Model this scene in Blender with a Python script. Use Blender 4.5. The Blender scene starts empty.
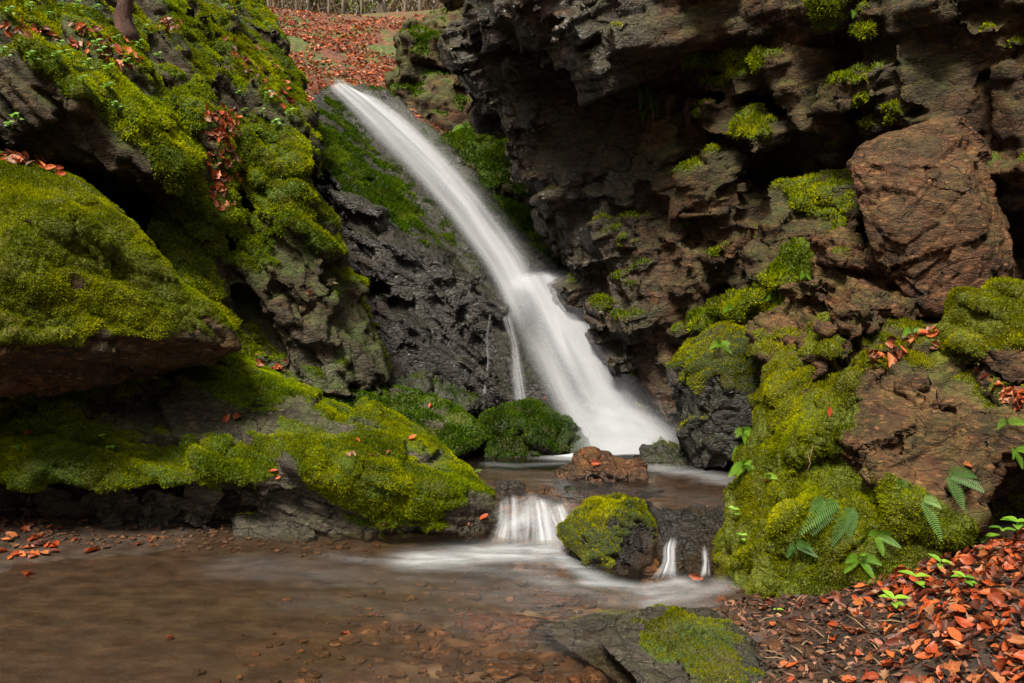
import bpy, bmesh, math, random
import numpy as np
from mathutils import Vector, Matrix, Euler
random.seed(7); RNG = np.random.default_rng(11)
scene = bpy.context.scene
C = scene.collection
F = 796.4; CX, CY = 512.0, 341.5; PITCH = math.radians(3.0)
CAM = np.array([0, 0, 1.6])
FW = np.array([0, math.cos(PITCH), -math.sin(PITCH)]); UP = np.array([0, math.sin(PITCH), math.cos(PITCH)]); RT = np.array([1.0, 0, 0])

def ray(px, py):
    return FW + RT * (px - CX) / F + UP * (CY - py) / F
def P(px, py, d):
    r = ray(px, py); return CAM + r * (d / r[1])
def proj(v):
    q = v - CAM; z = q @ FW; z = np.where(np.abs(z) < 1e-3, 1e-3, z)
    return CX + F * (q @ RT) / z, CY - F * (q @ UP) / z, z

# ---------------------------------------------------------------- noise
def _h(i, j, k, s):
    n = (i.astype(np.int64) * 374761393 + j.astype(np.int64) * 668265263 + k.astype(np.int64) * 2147483647 + s * 974634777) & 0xffffffff
    n = ((n ^ (n >> 13)) * 1274126177) & 0xffffffff
    n = ((n ^ (n >> 16)) * 2246822519) & 0xffffffff
    return ((n ^ (n >> 15)) & 0xffffff) / float(0xffffff)
def vnoise(p, s=0):
    i = np.floor(p); f = p - i; f = f * f * f * (f * (f * 6 - 15) + 10); i = i.astype(np.int64)
    r = 0
    for a in (0, 1):
        wx = f[:, 0] if a else 1 - f[:, 0]
        for b in (0, 1):
            wy = f[:, 1] if b else 1 - f[:, 1]
            for c in (0, 1):
                wz = f[:, 2] if c else 1 - f[:, 2]
                r = r + wx * wy * wz * _h(i[:, 0] + a, i[:, 1] + b, i[:, 2] + c, s)
    return r * 2 - 1
def fbm(p, o=4, s=0, g=.5):
    r = 0; a = 1; t = 0
    for k in range(o):
        r = r + a * vnoise(p * (2.03 ** k) + k * 17.3, s + k); t += a; a *= g
    return r / t
def worley(p, s=0):
    c = np.floor(p).astype(np.int64); n = len(p)
    F1 = np.full(n, 9.0); F2 = np.full(n, 9.0); best = np.zeros((n, 3)); bid = np.zeros((n, 3), np.int64)
    for a in (-1, 0, 1):
        for b in (-1, 0, 1):
            for e in (-1, 0, 1):
                i, j, k = c[:, 0] + a, c[:, 1] + b, c[:, 2] + e
                fp = np.stack([i + _h(i, j, k, s), j + _h(i, j, k, s + 1), k + _h(i, j, k, s + 2)], 1)
                d = np.sqrt(((p - fp) ** 2).sum(1))
                m = d < F1
                F2 = np.where(m, F1, np.minimum(F2, d)); F1 = np.where(m, d, F1)
                best[m] = fp[m]; bid[m] = np.stack([i, j, k], 1)[m]
    return F1, F2, best, bid
def facets(p, M, sc, s, grad=.7):
    q = (p @ M) / sc
    q = q + .12 * np.stack([vnoise(q * 1.7, s + 40), vnoise(q * 1.7, s + 41), vnoise(q * 1.7, s + 42)], 1)
    F1, F2, b, i = worley(q, s)
    off = _h(i[:, 0], i[:, 1], i[:, 2], s + 7) * 2 - 1
    g = np.stack([_h(i[:, 0], i[:, 1], i[:, 2], s + 8 + t) * 2 - 1 for t in range(3)], 1)
    crack = np.clip((F2 - F1) / .09, 0, 1)
    return (off * .6 + grad * (g * (q - b)).sum(1)), crack
def bricks(p, M, sc, s):
    """offsets of irregular bedded blocks: layers across M's third axis, broken by joints"""
    q = (p @ M) / sc
    q = q + .08 * np.stack([vnoise(q * .9, s + 40), vnoise(q * .9, s + 41), vnoise(q * .9, s + 42)], 1) + .03 * np.stack([vnoise(q * 6, s + 43), vnoise(q * 6, s + 44), vnoise(q * 6, s + 45)], 1)
    z = q[:, 2] + .35 * vnoise(np.stack([q[:, 2] * .8, 0 * q[:, 0], 0 * q[:, 0]], 1), s); k = np.floor(z).astype(np.int64); o = np.zeros_like(k)
    x = q[:, 0] * .62 + 7 * _h(k, o, o, s + 1) + .25 * vnoise(np.stack([q[:, 0], k * 3.3, 0 * z], 1), s + 2); i = np.floor(x).astype(np.int64)
    y = q[:, 1] * .62 + 7 * _h(k, i, o, s + 3); j = np.floor(y).astype(np.int64)
    fx, fy, fz = x - i, y - j, z - k
    off = (_h(i, j, k, s + 4) * 2 - 1) * .6 + (_h(k, o, o, s + 5) * 2 - 1) * .4
    tilt = (fz - .5) * (_h(i, j, k, s + 6) * 2 - 1) + (fx - .5) * (_h(i, j, k, s + 7) * 2 - 1) + (fy - .5) * (_h(i, j, k, s + 8) * 2 - 1)
    ed = np.minimum(np.minimum(np.minimum(fx, 1 - fx), np.minimum(fy, 1 - fy)) * 1.6, np.minimum(fz, 1 - fz))
    return off + .8 * tilt, np.clip(ed / .07, 0, 1)
def sstep(a, b, x):
    t = np.clip((x - a) / (b - a), 0, 1); return t * t * (3 - 2 * t)

# ---------------------------------------------------------------- mesh helpers
def mesh_np(name, v, faces, attrs=None, smooth=True):
    """faces: (n,k) array or list of such arrays"""
    me = bpy.data.meshes.new(name)
    if not isinstance(faces, list): faces = [faces]
    faces = [np.asarray(f, np.int32) for f in faces if len(f)]
    v = np.asarray(v, np.float32)
    me.vertices.add(len(v)); me.vertices.foreach_set('co', v.ravel())
    nl = sum(f.size for f in faces); npol = sum(len(f) for f in faces)
    me.loops.add(nl); me.loops.foreach_set('vertex_index', np.concatenate([f.ravel() for f in faces]))
    me.polygons.add(npol)
    tot = np.concatenate([np.full(len(f), f.shape[1], np.int32) for f in faces])
    me.polygons.foreach_set('loop_start', np.concatenate([[0], np.cumsum(tot)[:-1]]).astype(np.int32))
    me.polygons.foreach_set('use_smooth', np.full(npol, smooth))
    me.update(calc_edges=True)
    for k, a in (attrs or {}).items():
        at = me.attributes.new(k, 'FLOAT', 'POINT'); at.data.foreach_set('value', np.asarray(a, np.float32))
    return me
def read_mesh(me):
    v = np.empty(len(me.vertices) * 3, np.float32); me.vertices.foreach_get('co', v); v = v.reshape(-1, 3).astype(float)
    tot = np.empty(len(me.polygons), np.int32); me.polygons.foreach_get('loop_total', tot)
    li = np.empty(len(me.loops), np.int32); me.loops.foreach_get('vertex_index', li)
    st = np.empty(len(me.polygons), np.int32); me.polygons.foreach_get('loop_start', st)
    out = []
    for k in (3, 4):
        s = st[tot == k]
        if len(s): out.append(li[s[:, None] + np.arange(k)[None, :]])
    return v, out
def vnormals(v, fl):
    n = np.zeros_like(v)
    for f in fl:
        a = v[f[:, 0]]; b = v[f[:, 1]]; c = v[f[:, 2]]; d = v[f[:, 3]] if f.shape[1] == 4 else a
        fn = np.cross(c - a, d - b) if f.shape[1] == 4 else np.cross(b - a, c - a)
        for k in range(f.shape[1]):
            for t in range(3): n[:, t] += np.bincount(f[:, k], fn[:, t], len(v))
    return n / (np.linalg.norm(n, axis=1, keepdims=True) + 1e-12)
def lap(x, fl, it=2):
    """average a per-vertex field over face neighbours"""
    x = x.astype(float)
    for _ in range(it):
        s = np.zeros(len(x)); w = np.zeros(len(x))
        for f in fl:
            m = x[f].mean(1)
            for k in range(f.shape[1]):
                s += np.bincount(f[:, k], m, len(x)); w += np.bincount(f[:, k], None, len(x))
        x = s / np.maximum(w, 1)
    return x
def smooth_v(v, fl, it):
    for _ in range(it):
        v = np.stack([lap(v[:, t], fl, 1) for t in range(3)], 1)
    return v
def link(name, me, mat=None, parent=None, **tags):
    o = bpy.data.objects.new(name, me); C.objects.link(o)
    if mat is not None and me is not None and not me.materials: me.materials.append(mat)
    if parent is not None: o.parent = parent
    for k, a in tags.items(): o[k] = a
    return o
def thing(o, label, cat, group=None):
    o['label'] = label; o['category'] = cat
    if group: o['group'] = group
    return o

# ---------------------------------------------------------------- materials
def new_mat(name):
    m = bpy.data.materials.new(name); m.use_nodes = True
    nt = m.node_tree; nt.nodes.clear()
    return m, nt, nt.nodes.new('ShaderNodeOutputMaterial')
class NT:
    def __init__(s, nt): s.nt = nt
    def n(s, t, ins=None, **kw):
        x = s.nt.nodes.new('ShaderNode' + t)
        for k, a in kw.items(): setattr(x, k, a)
        for k, a in (ins or {}).items():
            if hasattr(a, 'is_linked'): s.nt.links.new(a, x.inputs[k])
            else: x.inputs[k].default_value = a
        return x
    def noise(s, vec, sc, det=4, rough=.55, dist=0):
        return s.n('TexNoise', {'Vector': vec, 'Scale': sc, 'Detail': det, 'Roughness': rough, 'Distortion': dist}).outputs['Fac']
    def ramp(s, fac, st):
        r = s.n('ValToRGB', {'Fac': fac}); e = r.color_ramp.elements
        while len(e) < len(st): e.new(.5)
        for x, (p, c) in zip(e, st):
            x.position = p; x.color = (*c, 1) if len(c) == 3 else c
        return r.outputs['Color']
    def mix(s, f, a, b, bt='MIX'):
        m = s.n('Mix', data_type='RGBA', blend_type=bt)
        for k, x in ((0, f), (6, a), (7, b)):
            if hasattr(x, 'is_linked'): s.nt.links.new(x, m.inputs[k])
            else: m.inputs[k].default_value = (*x, 1) if isinstance(x, tuple) and len(x) == 3 else x
        return m.outputs[2]
    def math(s, op, a, b=0.0, clamp=False):
        return s.n('Math', {0: a, 1: b}, operation=op, use_clamp=clamp).outputs[0]
    def mr(s, v, a, b, c=0.0, d=1.0):
        return s.n('MapRange', {0: v, 1: a, 2: b, 3: c, 4: d}, clamp=True).outputs[0]
    def attr(s, name): return s.n('Attribute', attribute_name=name).outputs['Fac']
    def pos(s): return s.n('NewGeometry').outputs['Position']
    def scaled(s, vec, sc, rot=(0, 0, 0)):
        return s.n('Mapping', {'Vector': vec, 'Scale': sc, 'Rotation': rot}).outputs[0]

def rock_mat(name, dark, mid, light, red=(.16, .07, .04), redamt=.5, lichen=.25, wet=.5, mossc=(.07, .10, .012), rot=(.5, .2, .3)):
    def _sat(q, k=1.35):
        g = .3 * q[0] + .6 * q[1] + .1 * q[2]; return tuple(max(.0015, (g + (c - g) * k) * .70) for c in q)
    dark, mid, light, red = [_sat(q) for q in (dark, mid, light, red)]
    m, nt, out = new_mat(name); T = NT(nt); p = T.pos()
    st = T.scaled(p, (1, 1, 3.2), rot)
    n1 = T.noise(st, 1.6, 7, .62, .3); n2 = T.noise(p, 14, 7, .7); n3 = T.noise(p, .9, 4)
    col = T.ramp(n1, [(.30, dark), (.48, mid), (.62, light), (.78, mid)])
    col = T.mix(T.mr(n2, .35, .75), col, T.mix(.5, col, light))
    col = T.mix(T.math('MULTIPLY', T.mr(n3, .42, .60), redamt), col, red)
    fine = T.noise(p, 55, 5, .75)
    col = T.mix(T.mr(fine, .40, .62, .0, .55), T.mix(.65, col, dark), col)
    lic = T.math('MULTIPLY', T.mr(T.noise(p, 7, 8, .75), .56, .66), T.mr(T.noise(p, 1.3, 2), .45, .6))
    col = T.mix(T.math('MULTIPLY', lic, lichen), col, (.15, .16, .085))
    # cracks between strata
    cr = T.n('TexVoronoi', {'Vector': T.scaled(T.n('VectorMath', {0: p, 1: T.n('VectorMath', {0: T.n('TexNoise', {'Vector': p, 'Scale': 3.0, 'Detail': 3}).outputs['Color'], 1: (.25, .25, .25)}, operation='MULTIPLY').outputs[0]}, operation='ADD').outputs[0], (1, 1, 2.6), rot), 'Scale': 4.5}, feature='DISTANCE_TO_EDGE').outputs['Distance']
    crk = T.mr(cr, 0, .035)
    warp = T.n('VectorMath', {0: p, 1: T.n('VectorMath', {0: T.n('TexNoise', {'Vector': p, 'Scale': 9.0, 'Detail': 4}).outputs['Color'], 1: (.10, .10, .10)}, operation='MULTIPLY').outputs[0]}, operation='ADD').outputs[0]
    cr2 = T.mr(T.n('TexVoronoi', {'Vector': T.scaled(warp, (1, 1, 2.2), rot), 'Scale': 13.0}, feature='DISTANCE_TO_EDGE').outputs['Distance'], 0, .05)
    msk = T.mr(T.noise(p, 2.6, 4, .6), .42, .58)
    col = T.mix(T.math('MULTIPLY', T.math('SUBTRACT', 1.0, cr2), T.math('MULTIPLY', msk, .75)), col, T.mix(.85, col, (.006, .005, .004)))
    col = T.mix(T.math('MULTIPLY', T.math('SUBTRACT', 1.0, crk), .6), col, (.007, .006, .005))
    dirt = T.mr(T.noise(T.scaled(p, (1.2, 1.2, 2.2), rot), 4.0, 6, .66), .40, .62)
    col = T.mix(T.math('MULTIPLY', T.math('SUBTRACT', 1.0, dirt), .78), col, dark)
    hi = T.mr(T.noise(st, 16, 6, .7), .54, .68)
    col = T.mix(T.math('MULTIPLY', hi, .55), col, tuple(min(1, c * 1.7) for c in light))
    grain = T.mr(T.noise(p, 130, 3, .8), .3, .7, .62, 1.3)
    col = T.mix(1.0, col, T.n('CombineColor', {0: grain, 1: grain, 2: grain}).outputs[0], 'MULTIPLY')
    stain = T.mr(T.noise(T.scaled(p, (3.2, 3.2, .45)), 1.6, 5, .6), .50, .66)
    col = T.mix(T.math('MULTIPLY', stain, .6), col, T.mix(.8, col, (.008, .006, .004)))
    # algae / thin moss film
    alg = T.math('MULTIPLY', T.attr('algae'), T.mr(T.noise(p, 5, 6, .7), .38, .60))
    col = T.mix(T.math('MULTIPLY', alg, .75), col, T.mix(T.noise(p, 20, 3), (.030, .040, .010), mossc))
    ms = T.mr(T.math('ADD', T.attr('moss'), T.math('MULTIPLY', T.math('SUBTRACT', T.noise(p, 38, 5, .7), .5), .7)), .38, .58)
    mc = T.mix(T.mr(T.noise(p, 60, 3), .35, .7), (mossc[0] * .35, mossc[1] * .35, mossc[2] * .3), mossc)
    mc = T.mix(T.mr(T.noise(p, 4, 3), .5, .7, 0, .6), mc, (.085, .060, .014))
    col = T.mix(ms, col, mc)
    w = T.attr('wet')
    col = T.mix(T.math('MULTIPLY', w, .6), col, T.mix(1.0, col, (.35, .33, .31), 'MULTIPLY'))
    rough = T.mix(ms, T.mix(w, T.mix(T.mr(n2, .3, .7), (.78 - wet * .35,) * 3, (.9 - wet * .2,) * 3), (.36, .36, .36)), (.95, .95, .95))
    h = T.math('ADD', T.math('MULTIPLY', n2, .9), T.math('MULTIPLY', fine, .55))
    h = T.math('ADD', h, T.math('ADD', T.math('MULTIPLY', crk, .5), T.math('MULTIPLY', T.math('MULTIPLY', cr2, msk), .35)))
    h = T.math('ADD', h, T.math('MULTIPLY', T.noise(st, 6, 6, .65), 2.0))
    b = T.n('Bump', {'Height': h, 'Strength': .9, 'Distance': .020}).outputs[0]
    bs = T.n('BsdfPrincipled', {'Base Color': col, 'Roughness': rough, 'Normal': b, 'Specular IOR Level': T.mr(w, 0, 1, .28, .5)})
    nt.links.new(bs.outputs[0], out.inputs[0]); return m

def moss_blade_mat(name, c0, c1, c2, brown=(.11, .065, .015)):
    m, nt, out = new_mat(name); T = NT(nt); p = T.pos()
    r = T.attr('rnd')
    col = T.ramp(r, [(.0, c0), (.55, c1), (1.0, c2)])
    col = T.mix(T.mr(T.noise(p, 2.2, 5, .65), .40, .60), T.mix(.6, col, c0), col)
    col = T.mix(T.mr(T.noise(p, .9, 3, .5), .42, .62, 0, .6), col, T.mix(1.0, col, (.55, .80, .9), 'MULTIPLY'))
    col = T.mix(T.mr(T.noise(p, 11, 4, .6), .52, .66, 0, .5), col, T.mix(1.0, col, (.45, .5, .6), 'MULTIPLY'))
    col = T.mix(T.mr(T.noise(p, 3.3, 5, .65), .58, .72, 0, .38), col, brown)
    d = T.n('BsdfPrincipled', {'Base Color': col, 'Roughness': .85, 'Specular IOR Level': .04})
    t = T.n('BsdfTranslucent', {'Color': col})
    mx = T.n('MixShader', {0: .45, 1: d.outputs[0], 2: t.outputs[0]})
    nt.links.new(mx.outputs[0], out.inputs[0]); return m

def leaf_mat(name, stops, rough=.55, trans=.3, vein=0.0):
    m, nt, out = new_mat(name); T = NT(nt)
    r = T.attr('rnd'); u = T.attr('lu'); w = T.attr('lw'); cv = T.n('CombineXYZ', {0: u, 1: w, 2: T.math('MULTIPLY', r, 57.0)}).outputs[0]
    col = T.ramp(r, stops)
    if vein:
        aw = T.math('ABSOLUTE', w); rib = T.mr(aw, .0, .06, .65, 0)
        sv = T.mr(T.math('ABSOLUTE', T.math('SINE', T.math('MULTIPLY', T.math('SUBTRACT', u, T.math('MULTIPLY', aw, .7)), 26.0))), 0, .35, .4, 0)
        blot = T.mr(T.noise(cv, 4.5, 4, .7), .48, .62)
        col = T.mix(T.math('MULTIPLY', blot, .62), col, T.mix(1.0, col, (.22, .22, .25), 'MULTIPLY'))
        col = T.mix(T.math('MAXIMUM', rib, sv), col, T.mix(1.0, col, (.45, .5, .5), 'MULTIPLY'))
    else:
        col = T.mix(T.mr(T.noise(cv, 3, 3), .45, .75, 0, .4), col, T.mix(1.0, col, (.45, .5, .4), 'MULTIPLY'))
    d = T.n('BsdfPrincipled', {'Base Color': col, 'Roughness': rough, 'Specular IOR Level': .4})
    t = T.n('BsdfTranslucent', {'Color': col})
    mx = T.n('MixShader', {0: trans, 1: d.outputs[0], 2: t.outputs[0]})
    nt.links.new(mx.outputs[0], out.inputs[0]); return m

M_left = rock_mat('rock_left', (.012, .009, .005), (.060, .043, .024), (.135, .098, .056), redamt=.3, lichen=.4, mossc=(.060, .105, .010), rot=(.3, .75, .1))
M_slab = rock_mat('rock_slab', (.020, .017, .014), (.060, .051, .041), (.14, .12, .095), redamt=.15, lichen=.5, mossc=(.065, .11, .010))
M_wetr = rock_mat('rock_wet', (.003, .002, .0018), (.010, .007, .005), (.034, .024, .016), redamt=.2, lichen=.15, wet=1, mossc=(.030, .055, .008), rot=(.3, .7, .1))
M_right = rock_mat('rock_right', (.010, .007, .004), (.060, .040, .022), (.140, .092, .050), red=(.16, .058, .028), redamt=.85, lichen=.35, mossc=(.075, .11, .010), rot=(.2, -.5, .2))
M_red = rock_mat('rock_red', (.026, .012, .007), (.125, .062, .036), (.25, .135, .080), red=(.20, .070, .034), redamt=.6, lichen=.25, mossc=(.085, .10, .012), rot=(.6, -.9, .3))
M_bould = rock_mat('rock_boulder', (.020, .011, .007), (.105, .056, .032), (.22, .125, .072), red=(.16, .060, .028), redamt=.5, lichen=.3, mossc=(.10, .125, .012), rot=(.3, .5, .3))
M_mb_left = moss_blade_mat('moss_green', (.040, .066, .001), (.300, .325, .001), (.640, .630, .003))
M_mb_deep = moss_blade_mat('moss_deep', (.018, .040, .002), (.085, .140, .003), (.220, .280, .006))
M_mb_right = moss_blade_mat('moss_olive', (.048, .056, .001), (.310, .305, .001), (.640, .580, .004), (.12, .075, .010))
M_leaf = leaf_mat('dead_leaf', [(0, (.045, .014, .008)), (.3, (.15, .032, .012)), (.6, (.38, .060, .014)), (.85, (.46, .125, .030)), (1, (.22, .11, .055))], .5, .25, 1)
M_green = leaf_mat('fresh_leaf', [(0, (.05, .14, .012)), (.5, (.13, .28, .02)), (1, (.26, .42, .04))], .45, .4)
M_fern = leaf_mat('fern_leaf', [(0, (.03, .085, .018)), (.5, (.06, .15, .03)), (1, (.12, .22, .05))], .5, .35)
M_dry = leaf_mat('dry_stem', [(0, (.09, .055, .03)), (1, (.22, .15, .08))], .8, .1)

# ---------------------------------------------------------------- rocks
def hull_bm(bm, pts):
    vs = [bm.verts.new(p) for p in pts]
    r = bmesh.ops.convex_hull(bm, input=vs, use_existing_faces=False)
    bad = [g for g in set(r.get('geom_interior', []) + r.get('geom_unused', [])) if isinstance(g, bmesh.types.BMVert)]
    if bad: bmesh.ops.delete(bm, geom=bad, context='VERTS')
def piece(pts, t=1.0, k=.8):
    """front points in (px, py, depth) -> world points plus a smaller back copy t metres farther"""
    f = [P(*p) for p in pts]
    cx = sum(p[0] for p in pts) / len(pts); cy = sum(p[1] for p in pts) / len(pts)
    b = [P(cx + (p[0] - cx) * k, cy + (p[1] - cy) * k, p[2] + t) for p in pts]
    return f + b
def box_piece(c, size, rot):
    R = np.array(Euler(rot).to_matrix()); s = np.array(size) / 2
    return [np.asarray(c) + R @ (s * np.array([a, b, e]) * (1 + .15 * random.uniform(-1, 1))) for a in (-1, 1) for b in (-1, 1) for e in (-1, 1)]
def bed(rx, ry, rz, st=2.4):
    R = np.array(Euler((rx, ry, rz)).to_matrix()); return R @ np.diag([1, 1, st])
def auto_blocks(pieces, n, smin, smax, rot, spread=.10, flat=.5, seed=1, inset=.22):
    """bedding-aligned angular blocks standing a little proud of the visible faces of the hulls"""
    rg = random.Random(seed); tri = []
    for p in pieces:
        bm = bmesh.new(); hull_bm(bm, p); bmesh.ops.triangulate(bm, faces=bm.faces); cen = sum((Vector(q) for q in p), Vector()) / len(p)
        for f in bm.faces:
            c = f.calc_center_median(); nn = f.normal.copy()
            if nn.dot(c - cen) < 0: nn = -nn
            x, y, z = proj(np.array([c[:]]))
            if nn.dot(Vector(CAM) - c) > 0 and -250 < x[0] < 1270 and -250 < y[0] < 800: tri.append((f.calc_area(), [np.array(v.co[:]) for v in f.verts], np.array(nn[:])))
        bm.free()
    out = []
    for _ in range(n):
        A, t, nn = rg.choices(tri, weights=[q[0] for q in tri])[0]; u, w = rg.random(), rg.random()
        if u + w > 1: u, w = 1 - u, 1 - w
        s_ = smin + (smax - smin) * rg.random() ** 1.8; c = t[0] + u * (t[1] - t[0]) + w * (t[2] - t[0]) - nn * s_ * inset
        random.seed(rg.random()); out.append(box_piece(c, (s_ * rg.uniform(1, 2.0), s_ * rg.uniform(.8, 1.2), s_ * flat * rg.uniform(.6, 1.4)), tuple(r + rg.gauss(0, spread) for r in rot)))
    random.seed(seed); return out
ROCKS = []
def rock(name, pieces, vox, mat, label, cat='rock', seed=1, M=None, amp=(.10, .05, .018), sc=(.75, .26, .09), rough=.006, sm=1,
         moss=None, blobs=(), mthr=.45, cush=.03, mmat=None, dens=22000, blen=.020, bwid=.007, algae=.6, wet=None, droop=.0, group=None, backcull=-.25, struct=False):
    bm = bmesh.new()
    for p in pieces: hull_bm(bm, p)
    me = bpy.data.meshes.new('t'); bm.to_mesh(me); bm.free()
    o = bpy.data.objects.new('t', me); C.objects.link(o)
    md = o.modifiers.new('r', 'REMESH'); md.mode = 'VOXEL'; md.voxel_size = vox
    dg = bpy.context.evaluated_depsgraph_get(); ev = o.evaluated_get(dg); m2 = bpy.data.meshes.new_from_object(ev)
    v, fl = read_mesh(m2)
    bpy.data.objects.remove(o); bpy.data.meshes.remove(me); bpy.data.meshes.remove(m2)
    v = smooth_v(v, fl, sm)
    if M is None: M = bed(.3, .5, .2)
    n = vnormals(v, fl)
    # blocky fractures, large to small
    f0, c0 = facets(v, M, sc[0], seed * 10); v1 = v + n * (amp[0] * (f0 - .12 * (1 - c0)))[:, None]
    v1 = v1 + n * (amp[0] * .3 * fbm(v * 1.3, 3, seed + 3))[:, None]
    n = vnormals(v1, fl)
    g1, d1 = bricks(v1, M, sc[0] * .62, seed * 10 + 1); v1 = v1 + n * (amp[1] * 1.1 * (g1 - .25 * (1 - d1)))[:, None]
    f1, c1 = bricks(v1, M, sc[1], seed * 10 + 3); v2 = v1 + n * (amp[1] * .75 * (f1 - .35 * (1 - c1)))[:, None]
    f2, c2 = facets(v2, M, sc[2] * 1.5, seed * 10 + 5); v3 = v2 + n * (amp[2] * .9 * (f2 - .2 * (1 - c2)) + rough * fbm(v2 * 22, 4, seed))[:, None]
    v = v3; n = vnormals(v, fl)
    px, py, z = proj(v)
    # moss cover: upward faces plus where the rock carries it
    ns = np.stack([lap(n[:, t], fl, 3) for t in range(3)], 1)
    m = ns[:, 2] * .75 + .42 * fbm(v * 1.9, 4, seed + 5) + .20 * fbm(v * 9, 3, seed + 6)
    for (bx, by, rm, s) in blobs:
        k = (np.abs(px - bx) < 9) & (np.abs(py - by) < 9) & (z > .5)
        if not k.any(): continue
        i = np.where(k)[0][np.argmin(z[k])]
        m = m + s * np.exp(-((v - v[i]) ** 2).sum(1) / (rm * rm))
    if moss is not None: m = m + moss(v, ns)
    pk = sstep(-.35, .45, fbm(v * 2.7, 4, seed + 90) + .3); m = m - .36 * (1 - pk) + .10 * fbm(v * 22, 2, seed + 91)
    mm = sstep(mthr - .10, mthr + .12, m)
    if cush:
        F1, F2, _, _ = worley(v * 9 + .3 * vnoise(v * 5, 3)[:, None], seed + 50); G1, _, _, _ = worley(v * 24, seed + 60)
        lump = np.clip(1 - F1 * F1 * 1.2, 0, 1) * .65 + np.clip(1 - G1 * G1 * 1.2, 0, 1) * .35
        v = v + n * (mm * cush * (lump + .25 * fbm(v * 3, 2, seed)))[:, None]
        n = vnormals(v, fl)
    al = np.clip(sstep(-.5, .5, ns[:, 2] + .6 * fbm(v * 1.1, 3, seed + 9)) * algae * (.25 + .75 * sstep(-.7, .2, m)), 0, 1)
    w = np.zeros(len(v)) if wet is None else np.clip(wet(v, ns), 0, 1)
    me = mesh_np(name, v, fl, {'moss': mm, 'algae': al, 'wet': w})
    o = link(name, me, mat)
    if struct: o['kind'] = 'structure'
    else: thing(o, label, cat, group)
    ROCKS.append((o, v, fl, n, mm))
    if dens and mmat is not None: moss_part(o, v, fl, n, mm, mmat, dens, blen, bwid, droop, backcull, seed)
    return o
MOSS_TOTAL = [0]
def moss_part(o, v, fl, n, mm, mat, dens, blen, bwid, droop, backcull, seed):
    rng = np.random.default_rng(seed + 500)
    P_, N_, W_ = [], [], []
    for f in fl:
        a = v[f[:, 0]]; b = v[f[:, 1]]; c = v[f[:, 2]]; d = v[f[:, 3]] if f.shape[1] == 4 else c
        ar = .5 * np.linalg.norm(np.cross(c - a, d - b), axis=1) if f.shape[1] == 4 else .5 * np.linalg.norm(np.cross(b - a, c - a), axis=1)
        mf = mm[f].mean(1); cen = (a + b + c + d) / 4; nf = n[f[:, 0]]
        vd = CAM - cen; dist = np.linalg.norm(vd, axis=1); vd /= dist[:, None]
        px, py, z = proj(cen)
        ok = (mf > .12) & ((nf * vd).sum(1) > backcull) & (z > .5) & (px > -160) & (px < 1184) & (py > -120) & (py < 780)
        lam = ar * dens * sstep(.12, .65, mf) * ok
        cnt = rng.poisson(lam); idx = np.repeat(np.arange(len(f)), cnt)
        if not len(idx): continue
        u = rng.random(len(idx))[:, None]; w = rng.random(len(idx))[:, None]
        P_.append(a[idx] * (1 - u) * (1 - w) + b[idx] * u * (1 - w) + c[idx] * u * w + d[idx] * (1 - u) * w if f.shape[1] == 4 else a[idx] * (1 - u) + b[idx] * u * (1 - w) + c[idx] * u * w)
        N_.append(nf[idx]); W_.append(mf[idx])
    if not P_: return
    p = np.concatenate(P_); nn = np.concatenate(N_); mw = np.concatenate(W_); k = len(p); MOSS_TOTAL[0] += k
    dr = nn + rng.normal(0, .45, (k, 3)); dr[:, 2] += .25 - droop
    dr /= np.linalg.norm(dr, axis=1, keepdims=True)
    side = np.cross(dr, rng.normal(0, 1, (k, 3))); side /= np.linalg.norm(side, axis=1, keepdims=True) + 1e-9
    L = blen * (1.15 + .75 * vnoise(p * 5.5, seed + 8))[:, None] * rng.uniform(.5, 1.3, k)[:, None] * (.5 + .5 * mw[:, None]); W = bwid * rng.uniform(.6, 1.3, k)[:, None]
    base = p - nn * .004
    v0 = base - side * W * .5; v1 = base + side * W * .5; v2 = base + dr * L * .6 + side * W * .55; v3 = base + dr * L
    V = np.stack([v0, v1, v2, v3], 1).reshape(-1, 3); i = np.arange(k)[:, None] * 4
    Fq = i + np.array([[0, 1, 2, 3]])
    r = np.clip(.45 + .3 * vnoise(p * 7, seed) + .25 * vnoise(p * 2, seed + 1) + rng.normal(0, .17, k), 0, 1)
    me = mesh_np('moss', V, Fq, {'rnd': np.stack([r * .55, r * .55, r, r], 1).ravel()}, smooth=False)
    link('moss', me, mat, o, kind='stuff')

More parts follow.
